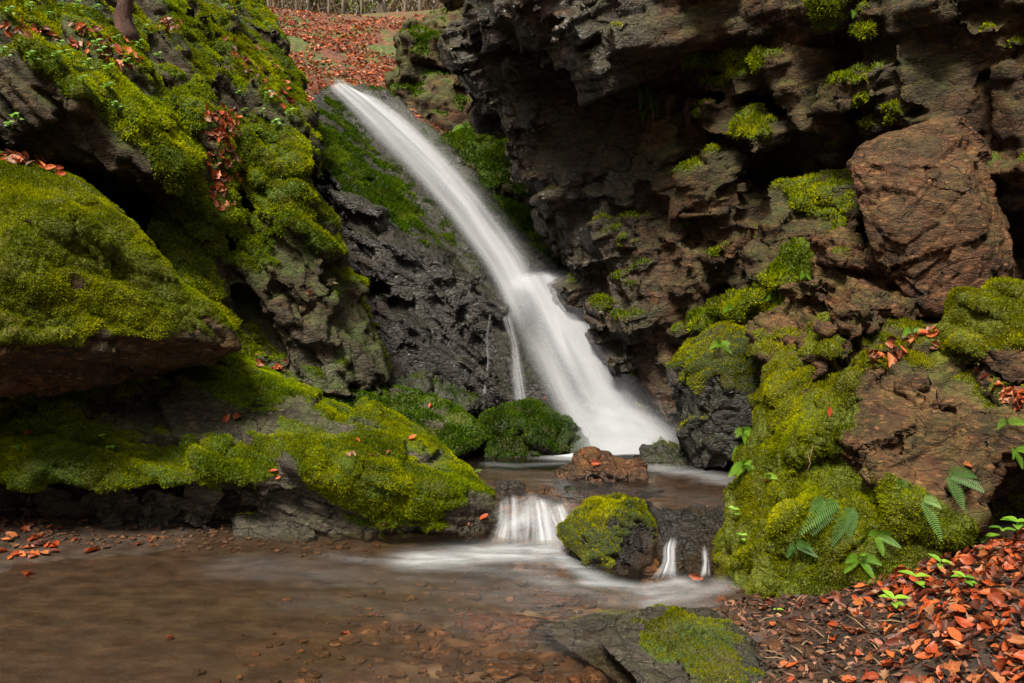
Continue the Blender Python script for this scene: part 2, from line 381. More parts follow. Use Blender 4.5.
# ================================================================= GROUND AND WATER LEVELS
SILL = [(-.9, 6.2), (-.16, 5.75), (.33, 5.45), (.75, 5.05), (1.2, 4.85), (2.2, 4.7)]
def sill_d(x, y):
    """signed distance (m) upstream (+) of the stone sill"""
    xs = np.array([s[0] for s in SILL]); ys = np.array([s[1] for s in SILL])
    return (y - np.interp(x, xs, ys)) * .9
def step_h(x, y, w=.12):
    w = w + .42 * sstep(.70, .95, x)
    return .22 * sstep(-w, w, sill_d(x, y)) * sstep(-1.5, -.8, x)
GC = np.array([(-1, 4, -.07), (0, 4.4, -.16), (0, 3, -.10), (1, 4.4, -.12), (.5, 3.4, -.10), (-2.6, 5.2, .012), (-3.6, 5, .05), (-2, 4, -.02), (-2.4, 3, -.012), (-1.3, 5.3, -.04),
    (-1.0, 3.1, -.05), (-4.5, 4, .12), (0, -4, -.1), (-4, -3, .2), (3, -4, .8), (-6, 6, .5), (0, 6.3, -.10), (1, 6, -.11), (.5, 7.5, -.16), (-1, 6.8, -.05), (-3, 8, .3), (3, 7, .3),
    (1.12, 4.2, -.03), (1.3, 3.85, .05), (.95, 3.1, -.03), (1.25, 3.0, .10), (1.67, 2.6, .34), (2.3, 3.6, .44), (2.5, 4.2, .25), (1.75, 3.6, .20), (2.4, 2.4, .58), (3.5, 3, 1.1), (3, 0, .9), (1.3, 1.2, .2),
    (.7, .6, .0), (.5, 2.4, -.07), (3.4, 5, .4), (2.0, 4.2, .16), (0, 9, .1), (-7, 1, 1.5), (-4, 1, .25), (2.0, 3.1, .48)])
def _tps(r2): return r2 * np.log(r2 + 1e-9)
def tps_fit(c):
    n = len(c); d2 = ((c[:, None, :2] - c[None, :, :2]) ** 2).sum(2)
    A = np.zeros((n + 3, n + 3)); A[:n, :n] = _tps(d2) + np.eye(n) * .02; A[:n, n] = 1; A[:n, n + 1:] = c[:, :2]; A[n, :n] = 1; A[n + 1:, :n] = c[:, :2].T
    return np.linalg.solve(A, np.concatenate([c[:, 2], [0, 0, 0]]))
_w = tps_fit(GC)
def ground_h(x, y, det=True):
    x = np.asarray(x, float); y = np.asarray(y, float); n = len(GC); h = _w[n] + _w[n + 1] * x + _w[n + 2] * y
    for i in range(n): h = h + _w[i] * _tps((x - GC[i, 0]) ** 2 + (y - GC[i, 1]) ** 2)
    h = h + step_h(x, y, .2)
    if det:
        q = np.stack([x, y, 0 * x], 1)
        bankm = sstep(1.0, 1.5, x)
        h = h + .018 * fbm(q * 3.1, 5, 5, .6) + .03 * bankm * fbm(q * 6, 4, 8)
        F1, F2, _, _ = worley(q * np.array([7, 7, 1]), 33); st = sstep(-1.3, .2, x + .35 * (4.2 - y))
        h = h + st * (1 - bankm * .6) * .030 * np.clip(1 - F1 * F1 * 1.8, 0, 1)
    return h
def grid(x0, x1, nx, y0, y1, ny, fx=None):
    X, Y = np.meshgrid(np.linspace(x0, x1, nx), np.linspace(y0, y1, ny)); i = np.arange(ny - 1)[:, None] * nx + np.arange(nx - 1)[None, :]; i = i.ravel()
    return X.ravel(), Y.ravel(), np.stack([i, i + 1, i + nx + 1, i + nx], 1)

# ground sheet: fine in the middle, a coarse apron that reaches far out of view
gx, gy, gf = grid(-4.6, 3.6, 420, 1.2, 8.6, 380)
gz = ground_h(gx, gy)
me = mesh_np('ground', np.stack([gx, gy, gz], 1), gf)
m, nt, out = new_mat('mud_gravel'); T = NT(nt); p = T.pos()
sep = T.n('SeparateXYZ', {0: p})
st = T.noise(T.scaled(p, (1, 2.2, 1)), 5, 6, .7)
mud = T.ramp(st, [(.3, (.012, .007, .005)), (.5, (.028, .018, .012)), (.7, (.056, .037, .025))])
vor = T.n('TexVoronoi', {'Vector': T.n('VectorMath', {0: p, 1: T.n('VectorMath', {0: T.n('TexNoise', {'Vector': p, 'Scale': 6.0, 'Detail': 3}).outputs['Color'], 1: (.08, .08, .0)}, operation='MULTIPLY').outputs[0]}, operation='ADD').outputs[0], 'Scale': 7.0})
peb = T.ramp(T.n('SeparateColor', {0: vor.outputs['Color']}).outputs[0], [(.0, (.035, .022, .016)), (.35, (.11, .060, .035)), (.6, (.20, .095, .048)), (.8, (.10, .085, .045)), (1, (.26, .17, .12))])
right = T.mr(T.math('ADD', sep.outputs[0], T.math('MULTIPLY', sep.outputs[1], -.35)), -2.7, -1.3)
col = T.mix(T.math('MULTIPLY', right, T.mr(T.noise(p, 1.8, 3), .36, .58)), mud, T.mix(T.mr(vor.outputs['Distance'], .2, .55), peb, T.mix(1.0, peb, (.35, .33, .3), 'MULTIPLY')))
soil = T.mr(T.math('ADD', sep.outputs[0], T.math('MULTIPLY', T.noise(p, 4, 3), .2)), 1.15, 1.35)
col = T.mix(soil, col, T.ramp(T.noise(p, 12, 8, .75), [(.35, (.006, .004, .003)), (.55, (.030, .016, .010)), (.75, (.085, .032, .018))]))
deb = T.mr(T.noise(T.scaled(p, (2.5, 9, 1), (0, 0, .3)), 5, 5, .6), .60, .68)
col = T.mix(T.math('MULTIPLY', deb, .75), col, (.035, .014, .009))
b = T.n('Bump', {'Height': T.math('ADD', T.noise(p, 60, 6, .7), T.noise(p, 14, 4)), 'Strength': .7, 'Distance': .012}).outputs[0]
bs = T.n('BsdfPrincipled', {'Base Color': col, 'Roughness': T.mr(T.noise(p, 9, 4), .35, .65, .38, .75), 'Normal': b, 'Specular IOR Level': .4})
nt.links.new(bs.outputs[0], out.inputs[0]); M_ground = m
ground = link('ground', me, M_ground, kind='structure')

# ================================================================= ROCKS
up = lambda s: (lambda v, n: n[:, 2] * s)
rng_box = random.Random(3)
def rubble(cands, n, smin, smax, rot, spread=.12, flat=.55):
    """extra angular blocks half sunk into a face; cands = list of (px, py, d)"""
    L = []
    for _ in range(n):
        a, b, c = rng_box.sample(cands, 3); u, w = rng_box.random(), rng_box.random()
        if u + w > 1: u, w = 1 - u, 1 - w
        q = [a[i] + u * (b[i] - a[i]) + w * (c[i] - a[i]) for i in range(3)]
        s = rng_box.uniform(smin, smax)
        L.append(box_piece(P(q[0], q[1], q[2] + rng_box.uniform(0, .1)), (s * rng_box.uniform(1, 1.8), s, s * flat * rng_box.uniform(.6, 1.3)),
                           tuple(r + rng_box.gauss(0, spread) for r in rot)))
    return L

# --- big bright moss boulder on the left
rock('mossy_boulder', [
    piece([(-260, 60, 5.58), (-60, 130, 5.58), (0, 152, 5.53), (70, 185, 5.43), (130, 228, 5.33), (180, 280, 5.33), (215, 318, 5.38), (238, 348, 5.48), (205, 362, 5.48), (120, 372, 5.18), (0, 386, 4.98), (-200, 400, 4.68), (30, 335, 4.70), (150, 338, 5.06), (-120, 300, 4.38), (70, 220, 5.00), (20, 250, 4.78)], 1.3, .9),
    ], .017, M_bould, 'huge rounded boulder on the left blanketed in bright green moss, above the ledge boulder', 'boulder', seed=3,
    amp=(.07, .035, .010), sc=(.8, .35, .11), sm=3, mthr=.02, cush=.028, mmat=M_mb_left, dens=40000, blen=.017, bwid=.0055, algae=.9,
    blobs=[(70, 250, .6, .5), (150, 300, .4, .5), (85, 275, .07, -1.0), (110, 320, .08, -.8), (20, 320, .4, .6), (90, 345, .2, .4), (0, 372, .2, -.7), (190, 355, .12, -.3), (40, 372, .15, -.9), (130, 372, .2, -.9), (100, 368, .2, -.8)])

# --- low ledge boulder with moss apron, front left
L3top = [(-250, 440, 5.1), (0, 392, 6.1), (120, 362, 6.4), (235, 352, 6.5), (290, 375, 6.5), (365, 410, 6.4), (430, 435, 6.2), (475, 468, 6.0), (492, 492, 5.8)]
rock('ledge_boulder', [
    piece(L3top[:6] + [(-250, 480, 4.9), (0, 468, 5.25), (90, 455, 5.4), (180, 470, 5.35), (260, 478, 5.3), (330, 485, 5.35), (365, 440, 5.8), (200, 410, 5.75)], .5, .9),
    piece([(255, 395, 6.2), (365, 410, 6.35), (430, 435, 6.15), (475, 468, 5.95), (495, 490, 5.8), (500, 520, 5.65), (470, 537, 5.5), (380, 543, 5.35), (300, 540, 5.4), (255, 520, 5.5), (280, 470, 5.3), (370, 480, 5.2), (440, 490, 5.35)], .6, .85),
    piece([(150, 365, 6.5), (225, 348, 6.6), (262, 362, 6.6), (300, 385, 6.5), (300, 420, 6.0), (200, 430, 5.9), (140, 420, 6.0)], .6, .9),
    piece([(-250, 470, 5.6), (30, 470, 5.75), (150, 480, 5.7), (270, 485, 5.6), (270, 532, 5.62), (150, 532, 5.72), (0, 528, 5.7), (-250, 530, 5.6)], 1.0, .9),
    box_piece(P(52, 502, 5.62), (.32, .25, .34), (.1, .5, .2)), box_piece(P(118, 505, 5.58), (.30, .25, .42), (.1, -.5, .3)), box_piece(P(165, 512, 5.6), (.3, .25, .22), (.1, .3, .6)),
    box_piece(P(205, 495, 5.55), (.3, .3, .35), (.3, .5, .1)), box_piece(P(15, 500, 5.75), (.4, .3, .3), (0, .2, .2)),
    ] + rubble([(20, 480, 5.6), (250, 480, 5.5), (240, 520, 5.55), (20, 522, 5.65)], 12, .10, .2, (.2, .6, .2), .4, .7), .014, M_slab,
    'long low ledge boulder with patchy moss and bare grey slabs, undercut above the mud', 'boulder', seed=5,
    amp=(.06, .045, .016), sc=(.7, .25, .09), M=bed(.1, .35, .1, 2.8), mthr=.24, cush=.026, mmat=M_mb_left, dens=42000, blen=.017, bwid=.0055, algae=.55,
    blobs=[(60, 435, .45, .9), (10, 440, .4, .9), (30, 450, .25, .9), (250, 462, .2, .7), (110, 445, .3, .9), (180, 462, .25, .9), (150, 455, .25, .8), (230, 462, .25, .8), (140, 478, .10, .9), (330, 470, .3, .6), (400, 480, .35, .7), (440, 500, .3, .8), (350, 515, .25, .6), (300, 430, .2, .1), (240, 375, .2, .8), (270, 385, .15, .7),
           (180, 400, .35, -.9), (120, 405, .35, -.8), (215, 415, .14, -.8), (255, 420, .2, -.9), (300, 400, .18, -.8), (345, 415, .14, -.5), (290, 455, .14, -.8), (320, 445, .10, -.6), (480, 525, .2, -1.5), (495, 508, .15, -1.5), (260, 500, .2, -.8), (60, 510, .3, -.8), (150, 510, .3, -1), (60, 400, .4, -.6), (210, 505, .2, -.8)],
    moss=lambda v, n: -.8 * sstep(.30, .12, v[:, 2]) * sstep(-.9, -1.3, v[:, 0]))
rock('flat_stone', [piece([(232, 516, 5.45), (270, 512, 5.5), (312, 518, 5.45), (318, 536, 5.3), (300, 543, 5.25), (236, 538, 5.3)], .3, .9)], .010, M_slab,
     'small flat grey stone at the foot of the ledge boulder, by the water', 'stone', seed=9, amp=(.02, .015, .006), sc=(.3, .12, .05), mthr=.62, cush=.015, mmat=M_mb_left, dens=20000, blen=.014, algae=.15, wet=lambda v, n: np.full(len(v), .6))

# --- left crag
OV = [(-200, 30, 5.6), (0, 52, 6.0), (60, 62, 6.1), (120, 100, 6.2), (160, 140, 6.4), (196, 205, 6.6)]
crag = [
    # overhanging ledge slab, top surface climbing back, dark below
    piece([(-250, -60, 7.2), (0, -30, 7.6), (110, -20, 8.0), (170, 60, 7.8), (205, 130, 7.4), (-250, 40, 5.6), (0, 55, 5.95), (60, 66, 6.05), (125, 105, 6.15), (170, 160, 6.3), (200, 205, 6.5), (150, 160, 7.1), (60, 96, 7.2), (-200, 80, 7.0)], 1.6, .9),
    # recess back wall
    piece([(-250, 40, 7.0), (0, 60, 7.3), (150, 120, 7.6), (230, 230, 7.8), (260, 330, 7.8), (240, 370, 7.6), (100, 360, 7.4), (-250, 300, 7.0)], 1.5, .95),
    piece([(-200, 105, 7.3), (20, 110, 7.4), (110, 140, 7.4), (150, 190, 7.4), (100, 220, 7.4), (-200, 200, 7.3)], 1.0, .9),
    # middle mossy rib running down right
    piece([(135, 60, 7.4), (185, 40, 7.6), (215, 100, 7.3), (240, 180, 7.1), (232, 235, 7.0), (190, 215, 6.7), (165, 160, 6.6), (150, 110, 6.8)], 1.4, .9),
    piece([(150, 180, 6.9), (205, 190, 6.8), (215, 260, 6.9), (240, 320, 7.0), (255, 370, 7.0), (220, 350, 6.8), (180, 280, 6.8)], 1.2, .9),
    piece([(140, 200, 7.0), (200, 215, 6.95), (235, 300, 6.9), (250, 350, 6.9), (225, 340, 6.6), (185, 285, 6.5)], .9, .9),
    # right rib with leaf chute between
    piece([(235, 95, 8.0), (275, 100, 7.9), (305, 150, 7.6), (312, 215, 7.3), (300, 250, 7.2), (262, 220, 7.0), (238, 180, 7.2), (228, 140, 7.5)], 1.5, .9),
    piece([(200, 100, 8.0), (245, 90, 8.1), (250, 200, 7.5), (240, 240, 7.3), (205, 200, 7.5)], 1.2, .9),
    piece([(250, 215, 7.2), (305, 235, 7.2), (330, 300, 7.2), (350, 360, 7.2), (330, 392, 7.1), (290, 365, 6.95), (262, 310, 6.95), (245, 260, 7.0)], 1.3, .9),
    piece([(300, 180, 7.8), (328, 215, 7.7), (350, 300, 7.5), (392, 380, 7.4), (380, 395, 7.3), (330, 370, 7.2), (305, 260, 7.3)], 1.3, .9),
    piece([(270, 355, 6.9), (330, 375, 7.0), (360, 398, 7.0), (300, 392, 6.8), (262, 372, 6.75)], .8, .9),
    # ledges toward the top
    piece([(120, -80, 9.5), (250, -10, 11.5), (278, 25, 10.9), (290, 70, 10.0), (308, 110, 9.4), (296, 125, 9.0), (240, 95, 8.6), (180, 60, 8.2), (130, 10, 8.6)], 2.0, .9),
    piece([(165, 20, 8.5), (200, 40, 8.3), (215, 90, 8.0), (205, 110, 7.9), (175, 80, 8.0)], 1.0, .9),
    piece([(195, -30, 9.4), (235, -10, 9.4), (240, 30, 9.1), (205, 35, 9.0)], .9, .9),
    piece([(240, 60, 9.3), (284, 82, 9.4), (308, 130, 9.0), (322, 180, 8.6), (300, 150, 8.5), (255, 100, 8.7)], 1.4, .9),
    piece([(205, 45, 8.8), (232, 42, 8.8), (238, 78, 8.6), (208, 76, 8.5)], .9, .9),
]
crag += [piece([(205, 250, 7.5), (250, 255, 7.4), (285, 300, 7.3), (300, 370, 7.3), (255, 372, 7.2), (215, 330, 7.3)], 1.0, .95)] + rubble([(225, 270, 7.4), (280, 330, 7.3), (240, 360, 7.2)], 8, .14, .3, (.2, .8, .2), .3)
crag += rubble([(140, 60, 7.2), (200, 60, 7.7), (230, 220, 7.0), (190, 200, 6.7)], 12, .15, .32, (.2, .9, .2), .3)
crag += rubble([(240, 100, 7.8), (300, 160, 7.5), (310, 240, 7.2), (260, 200, 7.1)], 12, .14, .32, (.2, .9, .2), .3)
crag += rubble([(250, 240, 7.05), (320, 270, 7.1), (345, 380, 7.1), (280, 350, 6.95)], 16, .14, .34, (.2, .8, .2), .35)
crag += rubble([(180, -10, 9.0), (262, 30, 10.2), (290, 110, 9.2), (190, 60, 8.3)], 14, .2, .45, (.2, .7, .2), .3)
crag += rubble([(0, 100, 7.4), (120, 140, 7.4), (150, 200, 7.4), (30, 190, 7.4)], 8, .2, .5, (.1, .3, .2), .2, .4)
crag.append(piece([(-260, -120, 8.6), (120, -90, 10.5), (235, 20, 11.0), (285, 110, 10.2), (320, 200, 9.6), (400, 380, 9.0), (400, 430, 8.8), (-260, 430, 7.9)], 2.0, .95))
crag += auto_blocks(crag[:16], 300, .16, .55, (.2, .85, .15), .12, .42, 5)
left_crag = rock('rock_crag', crag, .026, M_left, 'tall mossy rock crag on the left bank with a dark overhang and leaf littered ledges', 'crag', seed=12,
    amp=(.05, .040, .016), sc=(.9, .33, .12), M=bed(.2, .85, .15, 2.6), mthr=.30, cush=.042, mmat=M_mb_left, dens=13000, blen=.024, bwid=.010, algae=1.0, droop=.2,
    blobs=[(100, 75, .35, .5), (150, 120, .35, .7), (185, 170, .35, .8), (200, 200, .3, .9), (215, 130, .3, .6), (225, 180, .25, .7), (180, 260, .3, .5), (215, 310, .3, .7), (150, 225, .25, .5), (240, 345, .2, .5),
           (260, 130, .35, .8), (290, 150, .3, .8), (270, 190, .3, .6), (300, 215, .25, .5), (230, 215, .25, .6), (310, 250, .2, .5), (345, 330, .2, .3), (250, 240, .2, .5), (205, 100, .25, .4), (290, 60, .4, .6), (250, 70, .3, .6), (225, 30, .4, .6), (180, 20, .4, .5),
           (215, 160, .12, -.9), (220, 140, .12, -.9), (60, 62, .3, .6), (20, 52, .3, .6), (90, 92, .2, .5), (130, 120, .2, .5), (60, 130, .4, -.9), (20, 115, .4, -.9), (100, 170, .4, -.9), (100, 210, .5, -.9), (300, 300, .3, -.5), (280, 320, .3, -.6), (330, 345, .3, -.4)],
    wet=lambda v, n: sstep(1.8, .9, v[:, 2]) * .7)

# --- slanted slab under and left of the fall, dark wet face below it
WFL = [(325, 90, 13.2), (350, 115, 12.3), (370, 138, 11.7), (397, 165, 11.0), (422, 192, 10.4), (447, 222, 9.9), (466, 250, 9.5), (484, 275, 9.2), (497, 300, 8.9), (510, 335, 8.5), (526, 375, 8.15), (545, 415, 7.9), (558, 452, 7.55), (562, 475, 7.3)]
WFR = [(350, 93, 13.2), (378, 104, 12.4), (404, 122, 11.8), (432, 148, 11.1), (456, 176, 10.6), (484, 210, 10.1), (514, 244, 9.7), (545, 274, 9.4), (572, 292, 9.15), (592, 330, 8.75), (614, 372, 8.35), (640, 410, 8.0), (680, 447, 7.55), (694, 472, 7.3)]
slab = []
for i in range(len(WFL) - 1):
    a, b, c, d = WFL[i], WFL[i + 1], WFR[i], WFR[i + 1]; q = .22 + .12 * (i == 7)
    slab.append([P(a[0] - 16, a[1] + 4, a[2] + q - .1), P(b[0] - 16, b[1] + 4, b[2] + q - .1), P(c[0] + 14, c[1] - 8, c[2] + q), P(d[0] + 14, d[1] - 8, d[2] + q),
                 P(a[0] - 10, a[1] + 60, a[2] + 1.8), P(b[0] - 10, b[1] + 60, b[2] + 1.8), P(c[0], c[1] + 40, c[2] + 1.8), P(d[0], d[1] + 40, d[2] + 1.8)])
slab += [
    piece([(322, 95, 12.9), (345, 125, 12.2), (400, 185, 10.9), (450, 245, 9.9), (478, 285, 9.2), (470, 296, 8.9), (420, 262, 8.7), (350, 205, 8.9), (322, 165, 9.6), (312, 120, 10.8)], 1.5, .85),
    piece([(480, 280, 9.2), (500, 305, 9.0), (520, 350, 8.6), (545, 402, 8.3), (500, 402, 8.3), (485, 350, 8.5), (470, 300, 8.8)], 1.2, .9),
    piece([(325, 195, 9.4), (420, 262, 9.3), (490, 300, 9.3), (520, 400, 8.8), (420, 400, 8.4), (340, 330, 8.6)], 1.5, .95),
    piece([(340, 320, 8.2), (400, 340, 8.3), (440, 385, 8.3), (400, 402, 8.0), (350, 392, 7.9)], 1.0, .9),
    piece([(380, 235, 9.0), (450, 285, 9.0), (440, 330, 8.8), (400, 320, 8.7)], 1.0, .9),
    piece([(325, 210, 8.7), (352, 250, 8.5), (362, 330, 8.1), (345, 350, 8.0), (322, 300, 8.2)], 1.0, .9),
]
slab += rubble([(350, 230, 9.0), (470, 300, 9.0), (490, 390, 8.5), (370, 380, 8.1)], 26, .14, .38, (.3, .5, .1), .3, .45)
slab += rubble([(495, 310, 8.9), (560, 320, 8.9), (580, 400, 8.1), (520, 380, 8.4)], 8, .10, .22, (.3, .5, .1), .3, .45)
def in_fall(b):
    x, y, _ = proj(np.mean(b, 0)[None]); ly = [q[1] for q in WFL]
    return np.interp(y[0], ly, [q[0] for q in WFL]) - 12 < x[0] < np.interp(y[0], [q[1] for q in WFR], [q[0] for q in WFR]) + 14 and y[0] > 80
slab += [b for b in auto_blocks(slab, 230, .18, .6, (.25, .62, .1), .10, .32, 6) if not in_fall(b)]
slab += auto_blocks([piece([(345, 190, 8.9), (420, 255, 8.8), (480, 300, 8.9), (500, 390, 8.5), (400, 395, 8.2), (345, 330, 8.5)], 1.0, .95)], 110, .14, .5, (.1, .35, .1), .12, .4, 16, .1)
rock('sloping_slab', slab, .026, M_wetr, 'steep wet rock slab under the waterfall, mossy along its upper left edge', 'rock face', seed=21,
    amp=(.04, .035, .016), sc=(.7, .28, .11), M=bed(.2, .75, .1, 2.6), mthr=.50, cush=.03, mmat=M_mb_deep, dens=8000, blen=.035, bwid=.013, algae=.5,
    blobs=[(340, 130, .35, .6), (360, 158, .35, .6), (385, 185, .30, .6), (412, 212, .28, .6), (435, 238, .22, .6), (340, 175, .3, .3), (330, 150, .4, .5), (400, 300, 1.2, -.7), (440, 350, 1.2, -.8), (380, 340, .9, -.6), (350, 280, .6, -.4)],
    wet=lambda v, n: 1.0 - .4 * sstep(.2, .6, n[:, 2]))

# --- low mossy rocks at the back left of the pool
rock('low_mossy_rock', [piece([(330, 392, 7.4), (375, 388, 7.5), (425, 405, 7.3), (470, 418, 7.2), (490, 440, 7.1), (470, 456, 6.8), (400, 456, 6.7), (350, 430, 6.8)], .8, .9),
    piece([(300, 400, 7.0), (360, 396, 7.1), (420, 425, 6.9), (480, 448, 6.8), (440, 462, 6.55), (360, 450, 6.5)], .6, .9)], .018, M_slab,
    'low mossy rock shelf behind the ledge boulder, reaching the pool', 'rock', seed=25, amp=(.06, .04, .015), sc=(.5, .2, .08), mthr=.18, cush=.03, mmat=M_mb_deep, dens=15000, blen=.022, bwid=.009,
    blobs=[(445, 440, .15, -.3)], moss=up(.2))
rock('dark_mossy_rock', [piece([(478, 425, 7.3), (500, 410, 7.5), (535, 402, 7.6), (560, 412, 7.5), (578, 435, 7.35), (585, 456, 7.15), (540, 460, 6.95), (490, 456, 6.95), (520, 425, 7.1)], .6, .9)], .016, M_wetr,
    'dark green mossy rock at the left foot of the waterfall', 'rock', seed=27, amp=(.05, .03, .012), sc=(.4, .16, .07), mthr=.12, cush=.035, mmat=M_mb_deep, dens=15000, blen=.022, bwid=.009, moss=up(.3), wet=lambda v, n: np.full(len(v), .6))
rock('dark_rock', [piece([(390, 385, 8.0), (430, 378, 8.1), (480, 392, 8.0), (495, 405, 7.9), (470, 415, 7.6), (400, 405, 7.6)], .6, .9)], .02, M_wetr,
    'dark wet rock behind the low mossy shelf, below the black cliff face', 'rock', seed=28, amp=(.05, .04, .015), sc=(.4, .16, .07), mthr=.5, cush=.02, mmat=M_mb_deep, dens=9000, algae=.9, wet=lambda v, n: np.full(len(v), .8))

# --- right of the fall: mossy rock seen through the gap, dark jointed blocks above
rock('gully_rock', [piece([(440, 185, 12.2), (448, 140, 12.8), (480, 128, 12.8), (510, 135, 12.6), (560, 170, 12.2), (600, 230, 11.8), (610, 300, 11.2), (560, 300, 10.6), (500, 240, 11.0)], 1.5, .95),
    piece([(518, 250, 10.2), (540, 235, 10.4), (565, 245, 10.4), (572, 275, 10.0), (530, 280, 9.9)], .8, .9), piece([(545, 258, 10.0), (590, 262, 10.1), (600, 300, 9.7), (560, 300, 9.6)], .9, .9)], .035, M_left,
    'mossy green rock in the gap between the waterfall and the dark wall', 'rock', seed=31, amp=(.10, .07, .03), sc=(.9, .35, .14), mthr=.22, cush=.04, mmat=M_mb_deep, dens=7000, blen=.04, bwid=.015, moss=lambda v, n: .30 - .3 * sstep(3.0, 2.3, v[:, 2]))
jb = [piece([(404, 34, 15.6), (440, 12, 15.6), (480, 10, 15.2), (500, 60, 14.8), (470, 62, 14.4), (430, 66, 14.4), (406, 78, 14.8)], 2.5, .95),
      piece([(408, 42, 15.0), (432, 26, 15.0), (436, 70, 14.5), (412, 88, 14.4), (402, 84, 14.7)], 1.8, .9),
      piece([(426, 62, 14.6), (462, 68, 14.4), (490, 80, 14.2), (520, 130, 13.6), (470, 124, 14.0), (430, 102, 14.2)], 2.2, .9),
      piece([(424, 76, 14.0), (448, 78, 13.9), (452, 92, 13.8), (446, 106, 13.8), (426, 92, 13.9)], 1.2, .85),
      piece([(452, 68, 14.0), (476, 72, 13.9), (482, 110, 13.7), (458, 118, 13.7)], 1.2, .85),
      piece([(400, 92, 14.2), (424, 90, 14.0), (432, 108, 13.9), (404, 118, 13.9)], 1.2, .85),
      piece([(430, 105, 14.0), (480, 115, 13.8), (520, 140, 13.4), (500, 160, 13.2), (440, 150, 13.4)], 2, .95)]
jb += rubble([(418, 45, 14.8), (480, 40, 14.5), (470, 125, 13.9), (420, 105, 14.2)], 16, .25, .5, (.1, .3, .3), .25, .7)
jb += auto_blocks(jb, 70, .25, .65, (.1, .2, .3), .10, .7, 7, .5)
rock('jointed_rock', jb, .045, M_right, 'dark jointed rock blocks beside the orange leaf slope at the top', 'rock', seed=33, amp=(.06, .06, .03), sc=(.8, .35, .15), M=bed(.1, .25, .2, 1.6), mthr=.62, cush=.04, mmat=M_mb_deep, dens=3500, blen=.05, bwid=.02, algae=.9,
     blobs=[(440, 30, .5, .5), (405, 60, .4, .3), (405, 100, .4, .5), (478, 100, .4, .4)])
for (a, s) in (((672, 447), 0),):
    rock('pool_rock', [piece([(634, 462, 6.75), (643, 447, 6.8), (662, 440, 6.85), (680, 447, 6.85), (692, 466, 6.7), (665, 474, 6.55), (642, 471, 6.6)], .35, .9)], .012, M_wetr,
        'dark rounded rock at the right foot of the waterfall', 'rock', seed=36, amp=(.03, .02, .008), sc=(.3, .12, .05), mthr=.45, cush=.015, mmat=M_mb_deep, dens=9000, blen=.016, wet=lambda v, n: np.full(len(v), .9))

